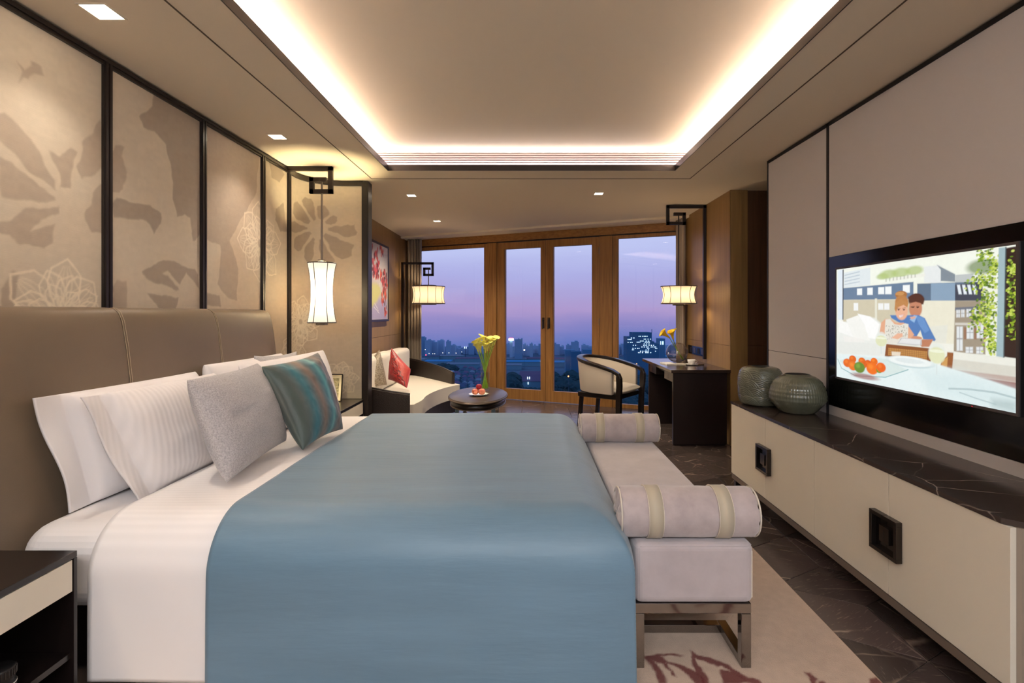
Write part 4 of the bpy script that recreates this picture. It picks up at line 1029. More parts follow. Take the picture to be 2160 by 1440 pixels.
for i, (x, y) in enumerate(fl_px):
    q = px(x, y+20, Y=6.0+.03*(i % 3)); q.y = 6.0+.04*((i*7) % 3)
    off = Vector((q.x-vx, q.y-vy, 0)); b0 = Vector((vx-off.x*.35+r.uniform(-.01, .01), vy-off.y*.5, ZT+.03)); b0.x = max(vx-.035, min(vx+.035, b0.x))
    m0 = Vector((vx+off.x*.08, vy+off.y*.1, ZT+.28))
    calla(b0, m0, q, (off.x*3.0, off.y*2-.12, .9+.3*r.random()), .098, M_calla, 'pale yellow calla in the tall vase, '+RANK[sorted(range(12), key=lambda j: fl_px[j][0]).index(i)], 'callas in the tall glass vase')
# plate with fruit
pc = px(1009.5, 831.5, Z=ZT+.01)
MB().lathe([(0, 0), (.06, 0), (.065, .004), (.108, .016), (.110, .019), (.106, .019), (.062, .008), (0, .007)], (pc.x, pc.y, ZT), 40).build('plate', M_plate)
props(bpy.data.objects['plate'], 'round white plate of fruit on the oval table', 'plate')
def fruit(name, dx, dy, dz, rr, mt, label):
    c_ = (pc.x+dx, pc.y+dy, ZT+.008+rr*.95+dz); t = thing(name, label, 'fruit', (c_[0], c_[1], c_[2]-rr))
    n_, m_ = 24, 16; G = np.zeros((m_+1, n_, 3))
    for i in range(m_+1):
        th = PI*i/m_
        for k in range(n_):
            a = 2*PI*k/n_; R_ = rr*(math.sin(th)**.85)*(1-.05*math.exp(-(((a+PI/2) % (2*PI))/.3)**2)); z = -rr*.92*math.cos(th); z -= rr*.12*math.exp(-(th-PI)**2*8)
            G[i, k] = (c_[0]+R_*math.cos(a), c_[1]+R_*math.sin(a), c_[2]+z)
    grid_mesh('flesh', G, mt, t, closed=True)
    MB().tube([(c_[0], c_[1], c_[2]+rr*.74), (c_[0]+.003, c_[1], c_[2]+rr*1.0)], .0018, 6).build('stem', M_frame, t)
fruit('peach', -.036, -.012, 0, .037, M_peach, 'orange-pink peach at the left of the plate')
fruit('peach', .038, -.022, 0, .038, M_peach, 'orange-pink peach at the right of the plate')
fruit('plum', .003, .012, .052, .034, M_plum, 'dark red fruit on top of the two peaches')

# ================================================================== tub chair
ch = thing('tub_chair', 'cream leather tub chair with dark wooden rail in front of the desk', 'chair', (.985, 6.5, 0), math.atan2(-.6, .8)); ch.scale = (1.09, 1.09, 1.04)
def upath(hw=.30, xb=-.30, xf=.28, n=40):
    pts = []; r = hw
    L1 = xf-(xb+r)
    tot = 2*L1+PI*r
    for k in range(n+1):
        s = tot*k/n
        if s < L1: p = (xf-s, -hw)
        elif s < L1+PI*r:
            a = (s-L1)/r; p = (xb+r-r*math.sin(a), -hw*math.cos(a))
        else: p = (xb+r+(s-L1-PI*r), hw)
        pts.append(p)
    return pts
UP = upath()
def rz(i, n=40):                       # height of the rail along the U
    f = abs(i/n*2-1); return .80-.135*(f**1.7)-(.03 if f > .97 else 0)
def urib(path, z0, zf, th, name, mt, off=0, bev=.01):
    m = MB(); n = len(path); vs = []
    for i, p in enumerate(path):
        a = Vector(path[max(i-1, 0)]); b = Vector(path[min(i+1, n-1)]); d = (b-a).normalized(); nr = Vector((-d.y, d.x))
        c0_ = -off-th/2; c1_ = -off+th/2; z1 = zf(i)
        lean = -.0
        for s_1, z in ((c0_, z0), (c1_, z0), (c1_, z1), (c0_, z1)):
            q = Vector(p)*(1-.11*(1-(z-z0)/.4)*max(.12, min(1, .5-p[0]*3)))
            vs.append((q.x+nr.x*s_1, q.y+nr.y*s_1, z))
    fs = [(0, 1, 2, 3), tuple((n-1)*4+k for k in (3, 2, 1, 0))]
    for i in range(n-1):
        for k in range(4): fs.append((i*4+k, (i+1)*4+k, (i+1)*4+(k+1) % 4, i*4+(k+1) % 4))
    m.add(vs, fs, 0, True); o = m.build(name, mt, ch, local=True, bevel=bev, seg=3); return o
urib(UP[1:-1], .405, lambda i: rz(i+1)-.012, .055, 'backrest', M_chair, 0, .012)
rl = MB(); n = len(UP)
rp = [Vector((UP[i][0], UP[i][1], rz(i))) for i in range(n)]
def legcurve(sy):
    return [Vector((.28, sy*.30, .655)), Vector((.305, sy*.30, .64)), Vector((.315, sy*.298, .60)), Vector((.315, sy*.292, .50)), Vector((.305, sy*.285, .40)), Vector((.30, sy*.28, .2)), Vector((.30, sy*.28, 0))]
full = legcurve(-1)[::-1][:-1]+rp[1:-1]+legcurve(1)[1:]
vs = []; fs = []
for i, p in enumerate(full):
    a = full[max(i-1, 0)]; b = full[min(i+1, len(full)-1)]; d = (b-a).normalized()
    isleg = (i < 6 or i >= len(full)-6)
    if isleg: s1 = Vector((0, 1, 0)); s2 = Vector((1, 0, 0)) if abs(d.z) > .7 else Vector((0, 0, 1)); w1, w2 = .05, .056
    else: s1 = Vector((-d.y, d.x, 0)).normalized(); s2 = Vector((0, 0, 1)); w1, w2 = .07, .036
    if i in (5, len(full)-6): s2 = (Vector((1, 0, 1))).normalized(); w2 = .04
    if i < len(full)//2 and isleg: s1 = Vector((0, -1, 0)) if False else s1
    ring = [p+s1*w1/2*x+s2*w2/2*y for x, y in ((-1, -1), (1, -1), (1, 1), (-1, 1))]
    if i >= len(full)-6: ring = [p+s1*w1/2*x+s2*w2/2*y for x, y in ((1, -1), (-1, -1), (-1, 1), (1, 1))] if False else ring
    vs.append(ring)
# keep ring orientation consistent by matching nearest rotation
for i in range(1, len(vs)):
    best = None
    for rot in range(4):
        for rev in (0, 1):
            q = vs[i][::-1] if rev else vs[i]; q = q[rot:]+q[:rot]; e = sum((q[k]-vs[i-1][k]).length for k in range(4))
            if best is None or e < best[0]: best = (e, q)
    vs[i] = best[1]
fs = [(0, 1, 2, 3), tuple((len(vs)-1)*4+k for k in (3, 2, 1, 0))]
for i in range(len(vs)-1):
    for k in range(4): fs.append((i*4+k, (i+1)*4+k, (i+1)*4+(k+1) % 4, i*4+(k+1) % 4))
MB().add([q for rg in vs for q in rg], fs).build('frame_rail', M_dark, ch, local=True, bevel=.006, weld=True)
MB().box(-.22, .28, -.265, .265, .345, .404).build('seat_rail', M_dark, ch, local=True, bevel=.01)
sc, *_ = pillow('seat_cushion', (-.19, -.15, .44), (.31, -.25, .44), (-.19, .15, .44), (.31, .25, .44), .13, M_chair, ch, n=16, pinch=.0, local=True, power=.35, wr=.001)
for sy in (-1, 1):
    MB().obox((-.22, sy*.2, .175), (.02, 0, 0), (0, .02, 0), (.015, 0, .175)).build('leg', M_dark, ch, local=True, bevel=.004)
MB().tube([(UP[i][0]*1.0, UP[i][1]*1.0, rz(i)-.02) for i in range(2, len(UP)-2)], .034, 6).v
pp = MB(); pts = []
for i in range(3, len(UP)-3):
    a = Vector(UP[i-1]); b = Vector(UP[i+1]); d = (b-a).normalized(); nr = Vector((d.y, -d.x)); pts.append((UP[i][0]+nr.x*.028, UP[i][1]+nr.y*.028, rz(i)-.022))
pp.tube(pts, .003, 6).build('piping', M_piping, ch, local=True)

# ================================================================== desk
dk = thing('desk', 'dark lacquered desk against the wood wall by the windows', 'desk', (1.82, 6.1, 0))
MB().box(1.495, 2.112, 5.405, 6.78, .755, .79).build('desktop', mat('desk_top_gloss', (58, 46, 42), .18, coat=.4), dk, bevel=.004)
MB().box(1.52, 2.08, 5.43, 5.47, 0.01, .754).box(1.535, 2.07, 5.445, 5.46, 0, .01).build('side_panel', M_deskwood, dk, bevel=.003)
MB().box(1.52, 2.08, 6.5, 6.54, 0, .754).build('side_panel', M_deskwood, dk, bevel=.003)
MB().box(2.04, 2.06, 5.471, 6.499, .2, .754).build('back_panel', M_deskwood, dk)
for (y0, y1) in ((5.472, 5.80), (6.17, 6.498)):
    dr = MB().box(1.525, 2.03, y0, y1, .655, .7535).build('drawer', mat('drawer_front', (72, 60, 56), .3, coat=.2) if y0 < 6 else M_deskwood, dk, bevel=.002)
    for k in range(3): MB().box(1.518, 1.5245, (y0+y1)/2-.018, (y0+y1)/2+.018, .68+k*.02, .684+k*.02).build('pull', M_chrome, dr)
MB().box(1.56, 2.03, 5.801, 6.169, .715, .7535).build('drawer', M_deskwood, dk, bevel=.002)
ZD = .7905
# bowl vase
bv = thing('bowl_vase', 'round smoky glass bowl vase on the desk', 'vase', (1.80, 6.27, ZD))
prof = []
for k in range(25):
    th = PI*(.12+.76*k/24); prof.append((.128*math.sin(th), .117-.122*math.cos(th)))
prof = [(0, .004)]+prof
MB().lathe(prof, (1.80, 6.27, ZD), 40).build('bowl', M_smoke, bv)
MB().lathe([(prof[-1][0]-.001, prof[-1][1]-.003), (prof[-1][0]+.003, prof[-1][1]), (prof[-1][0]-.001, prof[-1][1]+.003)], (1.80, 6.27, ZD), 40).build('rim', M_glass, bv)
MB().lathe([(0, .012)]+[(r_*.97, z) for r_, z in prof[3:12]]+[(0, prof[11][1])], (1.80, 6.27, ZD), 32).build('water', M_smoke, bv)
calla((1.88, 6.26, ZD+.03), (1.80, 6.27, ZD+.14), px(1412, 712, Y=6.25), (-.85, -.3, .6), .12, M_calla2, 'golden calla lily leaning left out of the bowl vase, farther left', None)
calla((1.87, 6.28, ZD+.03), (1.80, 6.27, ZD+.14), px(1420, 716, Y=6.28), (-.3, -.4, .9), .12, M_calla2, 'golden calla lily standing more upright in the bowl vase', None)
# papers, cup
def sheet(name, c, sx, sy, h, rot, mt, label, cat):
    ca, sa = math.cos(rot), math.sin(rot)
    o = MB().obox((c[0], c[1], c[2]+h/2), (ca*sx/2, sa*sx/2, 0), (-sa*sy/2, ca*sy/2, 0), (0, 0, h/2)).build(name, mt); return props(o, label, cat)
sheet('notepad', (1.635, 6.04, ZD), .12, .21, .012, .1, M_paper, 'white notepad at the front edge of the desk', 'notepad')
sheet('booklet', (1.76, 5.98, ZD), .10, .17, .008, -.2, M_band, 'beige booklet lying beside the notepad on the desk', 'booklet')
sx_, sy_ = px(1445, 763, Z=ZD).x, px(1445, 763, Z=ZD).y
sx_, sy_ = 1.865, 5.92
o = MB().lathe([(0, 0), (.045, 0), (.075, .012), (.077, .015), (.07, .014), (.04, .006), (0, .005)], (sx_, sy_, ZD), 32).build('saucer', M_plate); props(o, 'white saucer under the cup on the desk', 'saucer')
ct = thing('teacup', 'white porcelain cup standing on its saucer on the desk', 'cup', (sx_, sy_, ZD+.007))
MB().lathe([(0, .0), (.028, 0), (.03, .006), (.043, .03), (.047, .055), (.0445, .055), (.040, .03), (.026, .01), (0, .008)], (sx_, sy_, ZD+.007), 32).build('bowl', M_plate, ct)
MB().tube([(sx_+.043, sy_, ZD+.05), (sx_+.062, sy_, ZD+.048), (sx_+.066, sy_, ZD+.035), (sx_+.04, sy_, ZD+.022)], .0035, 8).build('handle', M_plate, ct)
o = MB().tube([(1.93, 5.9, ZD+.006), (2.01, 5.93, ZD+.006)], .006, 10).build('pen', M_chrome); props(o, 'short silver pen lying by the cup on the desk', 'pen')
# socket plate on the wall
t = thing('socket_plate', 'long black socket plate on the wood wall above the desk', 'socket', (XW-.014, 6.5, .86))
MB().box(XW-.022, XW-.0125, 6.2, 6.82, .86, .965).build('plate', M_black, t, bevel=.002)
for k, y in enumerate((6.27, 6.41, 6.56, 6.7)): MB().box(XW-.025, XW-.0225, y-.035, y+.035, .88, .945).build('socket', M_blackm if k % 2 else M_steel, t)

# ================================================================== TV console
XF = 1.56; CY0, CY1 = 1.682, 3.986; ZM = .708
cs = thing('media_console', 'long cream lacquer media console with a dark marble top', 'console', (1.79, 2.83, 0))
MB().prism([(XF+.02, CY0+.012), (XF+.02, CY1), (2.012, CY1), (2.012, CY0), (XF+.035, CY0)][::-1], .163, .688).build('carcass', mat('taupe_lacquer', (150, 134, 118), .45), cs, bevel=.002)
mt_ = MB().prism([(XF-.004, CY0+.03), (XF-.004, CY1+.01), (2.013, CY1+.01), (2.013, CY0-.008), (XF+.034, CY0-.008)][::-1], .689, ZM).build('marble_top', M_marble, cs, bevel=.003)
seams = [CY0, 2.253, 2.834, 3.418, CY1]
doors = []
for a, b in zip(seams[:-1], seams[1:]):
    doors.append(MB().box(XF, XF+.0195, a+.0015, b-.0015, .165, .687).build('door', M_cream, cs, bevel=.0012))
MB().box(XF+.003, XF+.04, CY0+.02, CY1, .122, .158).box(XF+.05, 2.0, CY1-.04, CY1-.01, .128, .158).box(XF+.05, 2.0, CY0+.03, CY0+.06, .128, .158).build('base_frame', mat('console_frame', (124, 110, 98), .4, metal=.3), cs, bevel=.002)
for (x, y) in ((XF+.022, CY1-.06), (1.96, CY1-.06), (XF+.022, CY0+.07), (1.96, CY0+.07)):
    MB().box(x-.018, x+.018, y-.018, y+.018, 0, .128).build('leg', M_dark, cs)
M_handle = mat('handle_metal', (74, 68, 64), .2, metal=.9)
def chandle(seam, da, db):
    zc_, hs = .422, .0855; xo, xi = XF-.028, XF-.0005; bt = .017
    for sgn, d in ((-1, da), (1, db)):
        def Y(v): return (seam+sgn*.0008, seam+sgn*v)
        h = MB()
        y0, y1 = seam+sgn*.0008, seam+sgn*hs
        h.box(xo, xi, y0, y1, zc_+hs-bt, zc_+hs).box(xo, xi, y0, y1, zc_-hs, zc_-hs+bt).box(xo, xi, seam+sgn*(hs-bt), y1, zc_-hs+bt, zc_+hs-bt)
        ho = h.build('handle', M_handle, d, bevel=.0015)
        i_ = MB().box(xo+.008, xi, y0, seam+sgn*.03, zc_-.035, zc_+.035).build('handle_boss', M_handle, d, bevel=.001)
        MB().box(xi-.006, xi, y0, seam+sgn*(hs-bt-.0005), zc_-hs+bt, zc_+hs-bt).build('handle_plate', M_black, d)
chandle(2.253, doors[0], doors[1]); chandle(3.418, doors[2], doors[3])

# ================================================================== vases on console
def relief_vase(name, cx, cy, z0, prof, fn, label, n=220, m=120):
    t = thing(name, label, 'vase', (cx, cy, z0))
    zs = np.array([p[1] for p in prof]); rs = np.array([p[0] for p in prof])
    d = np.concatenate([[0], np.cumsum(np.hypot(np.diff(zs), np.diff(rs)))]); q = np.linspace(0, d[-1], m)
    z = np.interp(q, d, zs); r_ = np.interp(q, d, rs)
    k = np.ones(7)/7; zp = np.pad(z, 3, 'edge'); rp_ = np.pad(r_, 3, 'edge'); z = np.convolve(zp, k, 'valid'); r_ = np.convolve(rp_, k, 'valid')
    a = np.linspace(0, 2*PI, n, endpoint=False); A_, Zg = np.meshgrid(a, z); Rg = np.repeat(r_[:, None], n, 1)
    env = np.clip((q-.05)/.03, 0, 1)*np.clip((d[-1]-.045-q)/.03, 0, 1)
    Rg = Rg+fn(A_, Zg)*env[:, None]
    Pm = np.stack([cx+Rg*np.cos(A_), cy+Rg*np.sin(A_), z0+Zg], -1)
    grid_mesh('body', Pm, M_glaze, t, closed=True)
    rt = r_[-1]; zt = z[-1]
    MB().lathe([(rt, zt), (rt-.004, zt-.001), (rt-.006, zt-.03), (rt*1.3, zt-.06), (0, zt-.07)][::-1], (cx, cy, z0), 40).build('neck_inside', M_hole, t)
def arcs(A_, Z):
    out = np.zeros_like(A_); R0 = .1
    S_ = A_*.15
    best = np.full(A_.shape, 1e9)
    for row in range(6):
        zc = -.02+row*.062
        for kk in range(12):
            sc_ = kk*.0785+(row % 2)*.039; ds = (S_-sc_+.4712) % .9424-.4712; dd = np.hypot(ds, Z-zc)
            m_ = (dd < R0) & (Z > zc-.01) & (best > 1e8); 
            out = np.where(m_, .0028*np.sin(dd/.0125*2*PI/1.0), out); best = np.where(m_, dd, best)
    return out
relief_vase('ceramic_vase', 1.715, 3.835, ZM, [(.0, 0), (.105, 0), (.135, .012), (.150, .05), (.155, .13), (.153, .2), (.140, .25), (.115, .274), (.085, .282), (.06, .284)], arcs, 'squarish sage ceramic vase with wavy carving, nearer the corner')
relief_vase('ceramic_vase', 1.832, 3.535, ZM, [(0, 0), (.10, 0), (.115, .01), (.155, .055), (.176, .085), (.178, .12), (.170, .165), (.145, .215), (.11, .245), (.08, .255), (.073, .262)],
            lambda A_, Z: .0016*np.sin(A_*60)*(Z > .07)+.001*np.sin(Z*220)*(Z > .07), 'wide ribbed sage ceramic vase beside the television panel')

# ================================================================== television
tv = thing('television', 'large flat television showing a couple at a terrace table', 'television', (1.99, 2.704, .96))
TX = 1.966; ty0, ty1, tz0, tz1 = 2.096, 3.313, .977, 1.655
MB().box(TX+.004, 2.012, ty0-.012, ty1+.012, tz0-.016, tz1+.014).build('body', M_blackm, tv, bevel=.003)
fm = MB(); bz = .012
fm.box(TX-.002, TX+.0035, ty0-bz, ty1+bz, tz1, tz1+bz).box(TX-.002, TX+.0035, ty0-bz, ty1+bz, tz0-bz, tz0).box(TX-.002, TX+.0035, ty0-bz, ty0, tz0, tz1).box(TX-.002, TX+.0035, ty1, ty1+bz, tz0, tz1)
fm.build('bezel', mat('grey_bezel', (70, 64, 64), .35), tv)
MB().box(TX-.003, TX-.0022, 2.30, 2.303, tz0-.010, tz0-.007).build('standby_light', mat('red_led', (200, 10, 20), emit=(255, 20, 40), estr=1.5), tv)
MB().box(TX+.02, 2.011, 1.45, ty0-.0125, .775, 1.745).build('side_panel', M_black, tv)
sc = Canvas(0, 1.7778, 0, 1, 480, 270, (236, 238, 226))
def T(x, y):                       # crop pixel of the screen -> screen coordinates
    X = x/3.131+1740; yy = y/3.131+460; Yp = TX*F/(X-CX); z = EYE+(CY-yy)*Yp/F
    return ((ty1-Yp)/(ty1-ty0)*1.7778, (z-tz0)/(tz1-tz0))
def TP(pts, col, a=1.0, soft=.004): sc.poly([T(*p) for p in pts], col, a, soft)
def TE(x, y, rx, ry, col, a=1.0, soft=.2):
    c_ = T(x, y); e1 = T(x+rx, y); e2 = T(x, y-ry); sc.ell(c_[0], c_[1], abs(e1[0]-c_[0]), abs(e2[1]-c_[1]), col, a, soft)
TP([(60, 350), (1300, 150), (1300, 400), (60, 470)], (240, 244, 232), 1, .05)
# foliage behind roofs
for x, y, rx, ry in ((420, 370, 60, 30), (500, 360, 60, 34), (590, 345, 60, 30), (380, 385, 40, 20)): TE(x, y, rx, ry, (176, 196, 122), .8, .5)
TP([(125, 360), (300, 325), (300, 440), (125, 460)], (222, 230, 232)); 
for k in range(4): TP([(130, 375+k*20), (230, 350+k*22), (230, 356+k*22), (130, 381+k*20)], (170, 186, 196), .8)
TP([(655, 320), (760, 310), (770, 430), (655, 425)], (228, 232, 232)); TP([(740, 308), (860, 370), (860, 420), (765, 415), (765, 340)], (130, 142, 152))
TP([(860, 375), (980, 365), (980, 430), (860, 430)], (190, 196, 196)); TP([(440, 395), (660, 365), (660, 385), (440, 415)], (236, 236, 226))
for k in range(9): TP([(400+k*24, 420-k*3.6), (408+k*24, 419-k*3.6), (408+k*24, 396-k*3.6), (400+k*24, 397-k*3.6)], (170, 176, 160), .7)
# slate mansard and walls
TP([(120, 462), (585, 420), (585, 535), (120, 540)], (104, 128, 154)); TP([(610, 432), (1010, 420), (1010, 545), (610, 545)], (96, 116, 138)); TP([(700, 430), (860, 428), (860, 545), (700, 545)], (146, 172, 196), .8)
TP([(860, 440), (1040, 420), (1045, 545), (860, 545)], (64, 70, 86))
TP([(120, 540), (640, 535), (640, 800), (120, 700)], (206, 198, 172)); TP([(610, 545), (860, 545), (860, 890), (610, 830)], (232, 228, 208)); TP([(330, 530), (345, 530), (345, 670), (330, 670)], (226, 224, 206))
TP([(860, 545), (1060, 545), (1060, 900), (850, 890)], (160, 148, 130))
TP([(860, 590), (1060, 580), (1060, 600), (860, 610)], (110, 116, 128)); TP([(860, 690), (1060, 690), (1060, 710), (860, 705)], (210, 206, 196))
for (x, y, w, h) in ((212, 465, 34, 42), (280, 460, 36, 46), (352, 456, 40, 46), (398, 452, 42, 50), (515, 442, 46, 50)): TP([(x, y), (x+w, y-2), (x+w, y+h), (x, y+h)], (240, 244, 244))
for (x, y, w, h) in ((190, 560, 30, 50), (352, 562, 34, 42), (392, 562, 34, 42)): TP([(x, y), (x+w, y), (x+w, y+h), (x, y+h)], (238, 240, 238)); 
for (x, y) in ((872, 440), (906, 440), (940, 440), (974, 440)): TP([(x, y), (x+20, y), (x+32, y+62), (x+12, y+62)], (232, 240, 246))
for (x, y, w, h) in ((868, 605, 24, 50), (900, 603, 22, 50), (935, 600, 30, 52), (985, 600, 30, 50), (870, 715, 40, 160), (936, 712, 44, 84), (1002, 704, 46, 88), (930, 850, 48, 40), (1000, 850, 44, 44)):
    TP([(x, y), (x+w, y), (x+w, y+h), (x, y+h)], (224, 228, 230)); TP([(x+w*.47, y), (x+w*.53, y), (x+w*.53, y+h), (x+w*.47, y+h)], (150, 150, 150)); TP([(x, y+h*.48), (x+w, y+h*.48), (x+w, y+h*.53), (x, y+h*.53)], (150, 150, 150))
for (x, y) in ((918, 720), (986, 720), (1050, 720)): TP([(x, y), (x+16, y), (x+16, y+80), (x, y+80)], (150, 96, 66), .7)
# right side foliage and posts
TP([(1180, 200), (1290, 180), (1290, 930), (1180, 915)], (52, 36, 32)); 
rr_ = random.Random(5)
TE(1040, 320, 110, 50, (110, 136, 84), .8, .5)
for (cx_, cy_, sx1, sy1, n_) in ((1060, 240, 60, 40, 60), (1040, 420, 80, 60, 120), (1080, 560, 50, 90, 120), (1000, 650, 50, 60, 60), (1080, 720, 50, 110, 160), (1110, 850, 30, 60, 60), (1240, 330, 40, 60, 60), (1240, 500, 36, 60, 60), (1240, 620, 36, 60, 50), (1235, 740, 30, 60, 20), (1120, 330, 30, 60, 60)):
    for k in range(n_):
        x = cx_+rr_.gauss(0, sx1*.6); y = cy_+rr_.gauss(0, sy1*.6)
        if x > 1275 or y > 905: continue
        TE(x, y, rr_.uniform(5, 12), rr_.uniform(4, 10), rr_.choice([(150, 178, 44), (186, 206, 70), (104, 140, 34), (72, 104, 30), (206, 220, 110)]), .9, .4)
TP([(1148, 195), (1196, 190), (1180, 920), (1132, 912)], (160, 184, 190)); TP([(1192, 190), (1200, 190), (1186, 920), (1178, 920)], (60, 70, 74))
TP([(85, 345), (118, 340), (118, 670), (85, 670)], (222, 232, 240)); TP([(117, 340), (124, 339), (122, 670), (116, 670)], (60, 66, 74))
# sofa and white cushions
TP([(85, 700), (150, 680), (240, 640), (330, 660), (400, 720), (420, 830), (410, 920), (85, 900)], (232, 234, 228), 1, .01)
TP([(90, 670), (170, 700), (200, 790), (90, 750)], (244, 244, 240)); TP([(140, 670), (220, 640), (270, 720), (300, 810), (190, 790)], (240, 240, 234)); TP([(215, 630), (300, 650), (360, 700), (340, 800), (290, 790), (260, 700)], (248, 248, 246)); TP([(120, 775), (260, 800), (260, 820), (130, 815)], (238, 236, 230))
TP([(690, 715), (812, 705), (800, 830), (700, 815)], (226, 226, 214)); TP([(85, 815), (400, 830), (400, 910), (85, 890)], (228, 230, 224)); TP([(640, 820), (850, 830), (850, 890), (640, 860)], (236, 236, 226))
# man
TE(603, 540, 54, 44, (78, 44, 34)); TE(598, 595, 44, 62, (196, 134, 104)); TP([(548, 520), (600, 498), (655, 530), (650, 570), (630, 560), (600, 552), (566, 560)], (84, 48, 36))
TP([(430, 640), (560, 640), (620, 640), (660, 660), (700, 740), (732, 800), (725, 812), (650, 800), (630, 740), (600, 790), (560, 790), (510, 700), (440, 660)], (84, 126, 184)); TP([(600, 645), (650, 655), (690, 740), (660, 760), (620, 700)], (110, 152, 206), .8)
TP([(560, 670), (590, 690), (610, 645), (590, 640)], (150, 186, 224)); TP([(640, 800), (715, 800), (690, 850), (640, 850), (590, 800)], (190, 128, 98)); TE(600, 790, 42, 12, (206, 146, 116))
for x in (582, 612): TE(x, 590, 8, 3, (50, 30, 26))
TP([(560, 652), (600, 648), (596, 662), (570, 668)], (220, 170, 150)); TP([(566, 584), (592, 580), (592, 584), (568, 589)], (70, 40, 32)); TP([(604, 580), (622, 582), (622, 587), (604, 584)], (70, 40, 32))
# woman
TE(503, 505, 40, 26, (170, 112, 62)); TE(506, 552, 44, 44, (186, 128, 74)); TE(506, 612, 42, 60, (232, 178, 146)); TP([(464, 560), (505, 530), (552, 560), (545, 590), (520, 572), (480, 590), (470, 620), (460, 600)], (190, 134, 80))
TE(495, 498, 30, 12, (206, 152, 92), .8)
TP([(360, 760), (372, 690), (400, 664), (440, 668), (470, 690), (520, 690), (550, 710), (590, 770), (560, 800), (440, 810), (400, 770)], (226, 170, 136)); TP([(400, 668), (430, 665), (460, 700), (500, 706), (530, 694), (552, 700), (548, 790), (500, 830), (410, 830), (395, 750)], (226, 222, 210))
for k in range(90): x = rr_.uniform(405, 545); y = rr_.uniform(705, 800); TE(x, y, 3, 3, (150, 148, 138), .7)
TP([(490, 640), (520, 636), (510, 654), (494, 654)], (246, 240, 236)); TP([(488, 638), (524, 632), (508, 660)], (200, 90, 90), .35)
for x in (487, 522): TE(x, 604, 8, 3.4, (52, 34, 30))
TP([(476, 592), (498, 594), (498, 597), (476, 596)], (120, 76, 44)); TP([(512, 594), (532, 590), (532, 594), (512, 597)], (120, 76, 44))
TP([(440, 790), (480, 760), (512, 760), (515, 780), (480, 800)], (232, 180, 150)); TP([(505, 790), (640, 800), (640, 838), (600, 842), (478, 828)], (196, 196, 196)); TP([(510, 793), (632, 803), (628, 834), (486, 824)], (226, 226, 226))
# cane chair
TP([(405, 830), (690, 858), (700, 950), (395, 915)], (140, 84, 46)); TP([(420, 856), (675, 880), (672, 938), (418, 905)], (206, 150, 84))
for k in range(22): TP([(424+k*12, 856+k*1.1), (427+k*12, 856+k*1.1), (427+k*12, 908+k*1.4), (424+k*12, 908+k*1.4)], (120, 74, 40), .7)
for k in range(4): TP([(420, 866+k*12), (675, 890+k*12), (675, 893+k*12), (420, 869+k*12)], (120, 74, 40), .7)
TP([(440, 880), (500, 884), (496, 912), (442, 906)], (240, 232, 214), .8)
TP([(808, 884), (852, 888), (842, 1004), (760, 990), (770, 940), (806, 910)], (150, 92, 52)); TP([(775, 940), (812, 915), (806, 995), (765, 985)], (206, 156, 92))
# bench cushion at right, table
TP([(850, 880), (1270, 938), (1270, 1080), (840, 1010)], (214, 212, 200)); TP([(850, 880), (1270, 938), (1270, 980), (850, 930)], (232, 232, 222)); TP([(960, 1040), (1270, 1085), (1270, 1145)], (156, 112, 106)); TP([(860, 1000), (1270, 1050), (1270, 1085), (960, 1040)], (190, 170, 160))
TP([(70, 895), (400, 912), (700, 950), (860, 1000), (1090, 1070), (1270, 1130), (1270, 1300), (60, 1060)], (226, 238, 238), 1, .006)
TP([(600, 1000), (900, 1020), (1265, 1140), (1265, 1290), (700, 1160)], (208, 226, 228), .7, .05); TP([(1100, 1190), (1265, 1210), (1265, 1290), (1100, 1245)], (178, 196, 196), .8, .02)
sc.stroke([T(820, 1125), T(960, 1130), T(1120, 1150), T(1265, 1190)], .012, (170, 190, 192), .8); sc.stroke([T(890, 1150), T(1000, 1190), T(1130, 1230)], .008, (170, 190, 192), .7)
# plate, wine glasses, fruit bowl
TE(555, 950, 165, 36, (196, 214, 216)); TE(555, 945, 158, 31, (236, 242, 240)); TE(555, 942, 100, 16, (222, 230, 230))
sc.stroke([T(85, 930), T(110, 990), T(200, 1040), T(400, 1050), T(550, 1000)], .008, (150, 186, 188)); TP([(90, 940), (200, 1030), (400, 1046), (540, 1000), (400, 930), (200, 910)], (206, 222, 216), .6)
TE(260, 1045, 90, 18, (150, 70, 60), .7, .6)
for x, y, rx, c_ in ((183, 930, 24, (224, 104, 30)), (245, 944, 24, (226, 108, 32)), (325, 946, 24, (232, 110, 30)), (285, 962, 26, (214, 92, 26)), (148, 955, 28, (228, 108, 34)), (185, 975, 30, (234, 120, 40)), (250, 970, 24, (220, 100, 30)), (228, 985, 36, (110, 140, 52)), (312, 992, 40, (240, 116, 34)), (358, 1003, 20, (120, 146, 50)), (370, 985, 32, (232, 104, 34))):
    TE(x, y, rx, rx, c_); TE(x-rx*.25, y-rx*.3, rx*.4, rx*.4, tuple(min(255, int(v*1.2)+14) for v in c_), .5, .8)
for (x, y, k) in ((372, 800, 1.0), (738, 890, 1.5)):
    TE(x, y, 40*k**.9, 50*k**.8, (226, 232, 224), .75); TE(x, y+10*k, 38*k**.9, 36*k, (222, 224, 176), .8); TE(x, y-8*k, 36*k**.9, 7*k, (240, 244, 220), .8)
    TP([(x-3, y+48*k), (x+3, y+48*k), (x+4, y+95*k), (x-4, y+95*k)], (214, 224, 222))
sc.noise(.03, 6, 4)
Pm = np.zeros((sc.ny, sc.nx, 3)); Pm[..., 0] = TX; Pm[..., 1] = ty1-sc.U/1.7778*(ty1-ty0); Pm[..., 2] = tz0+sc.V*(tz1-tz0)
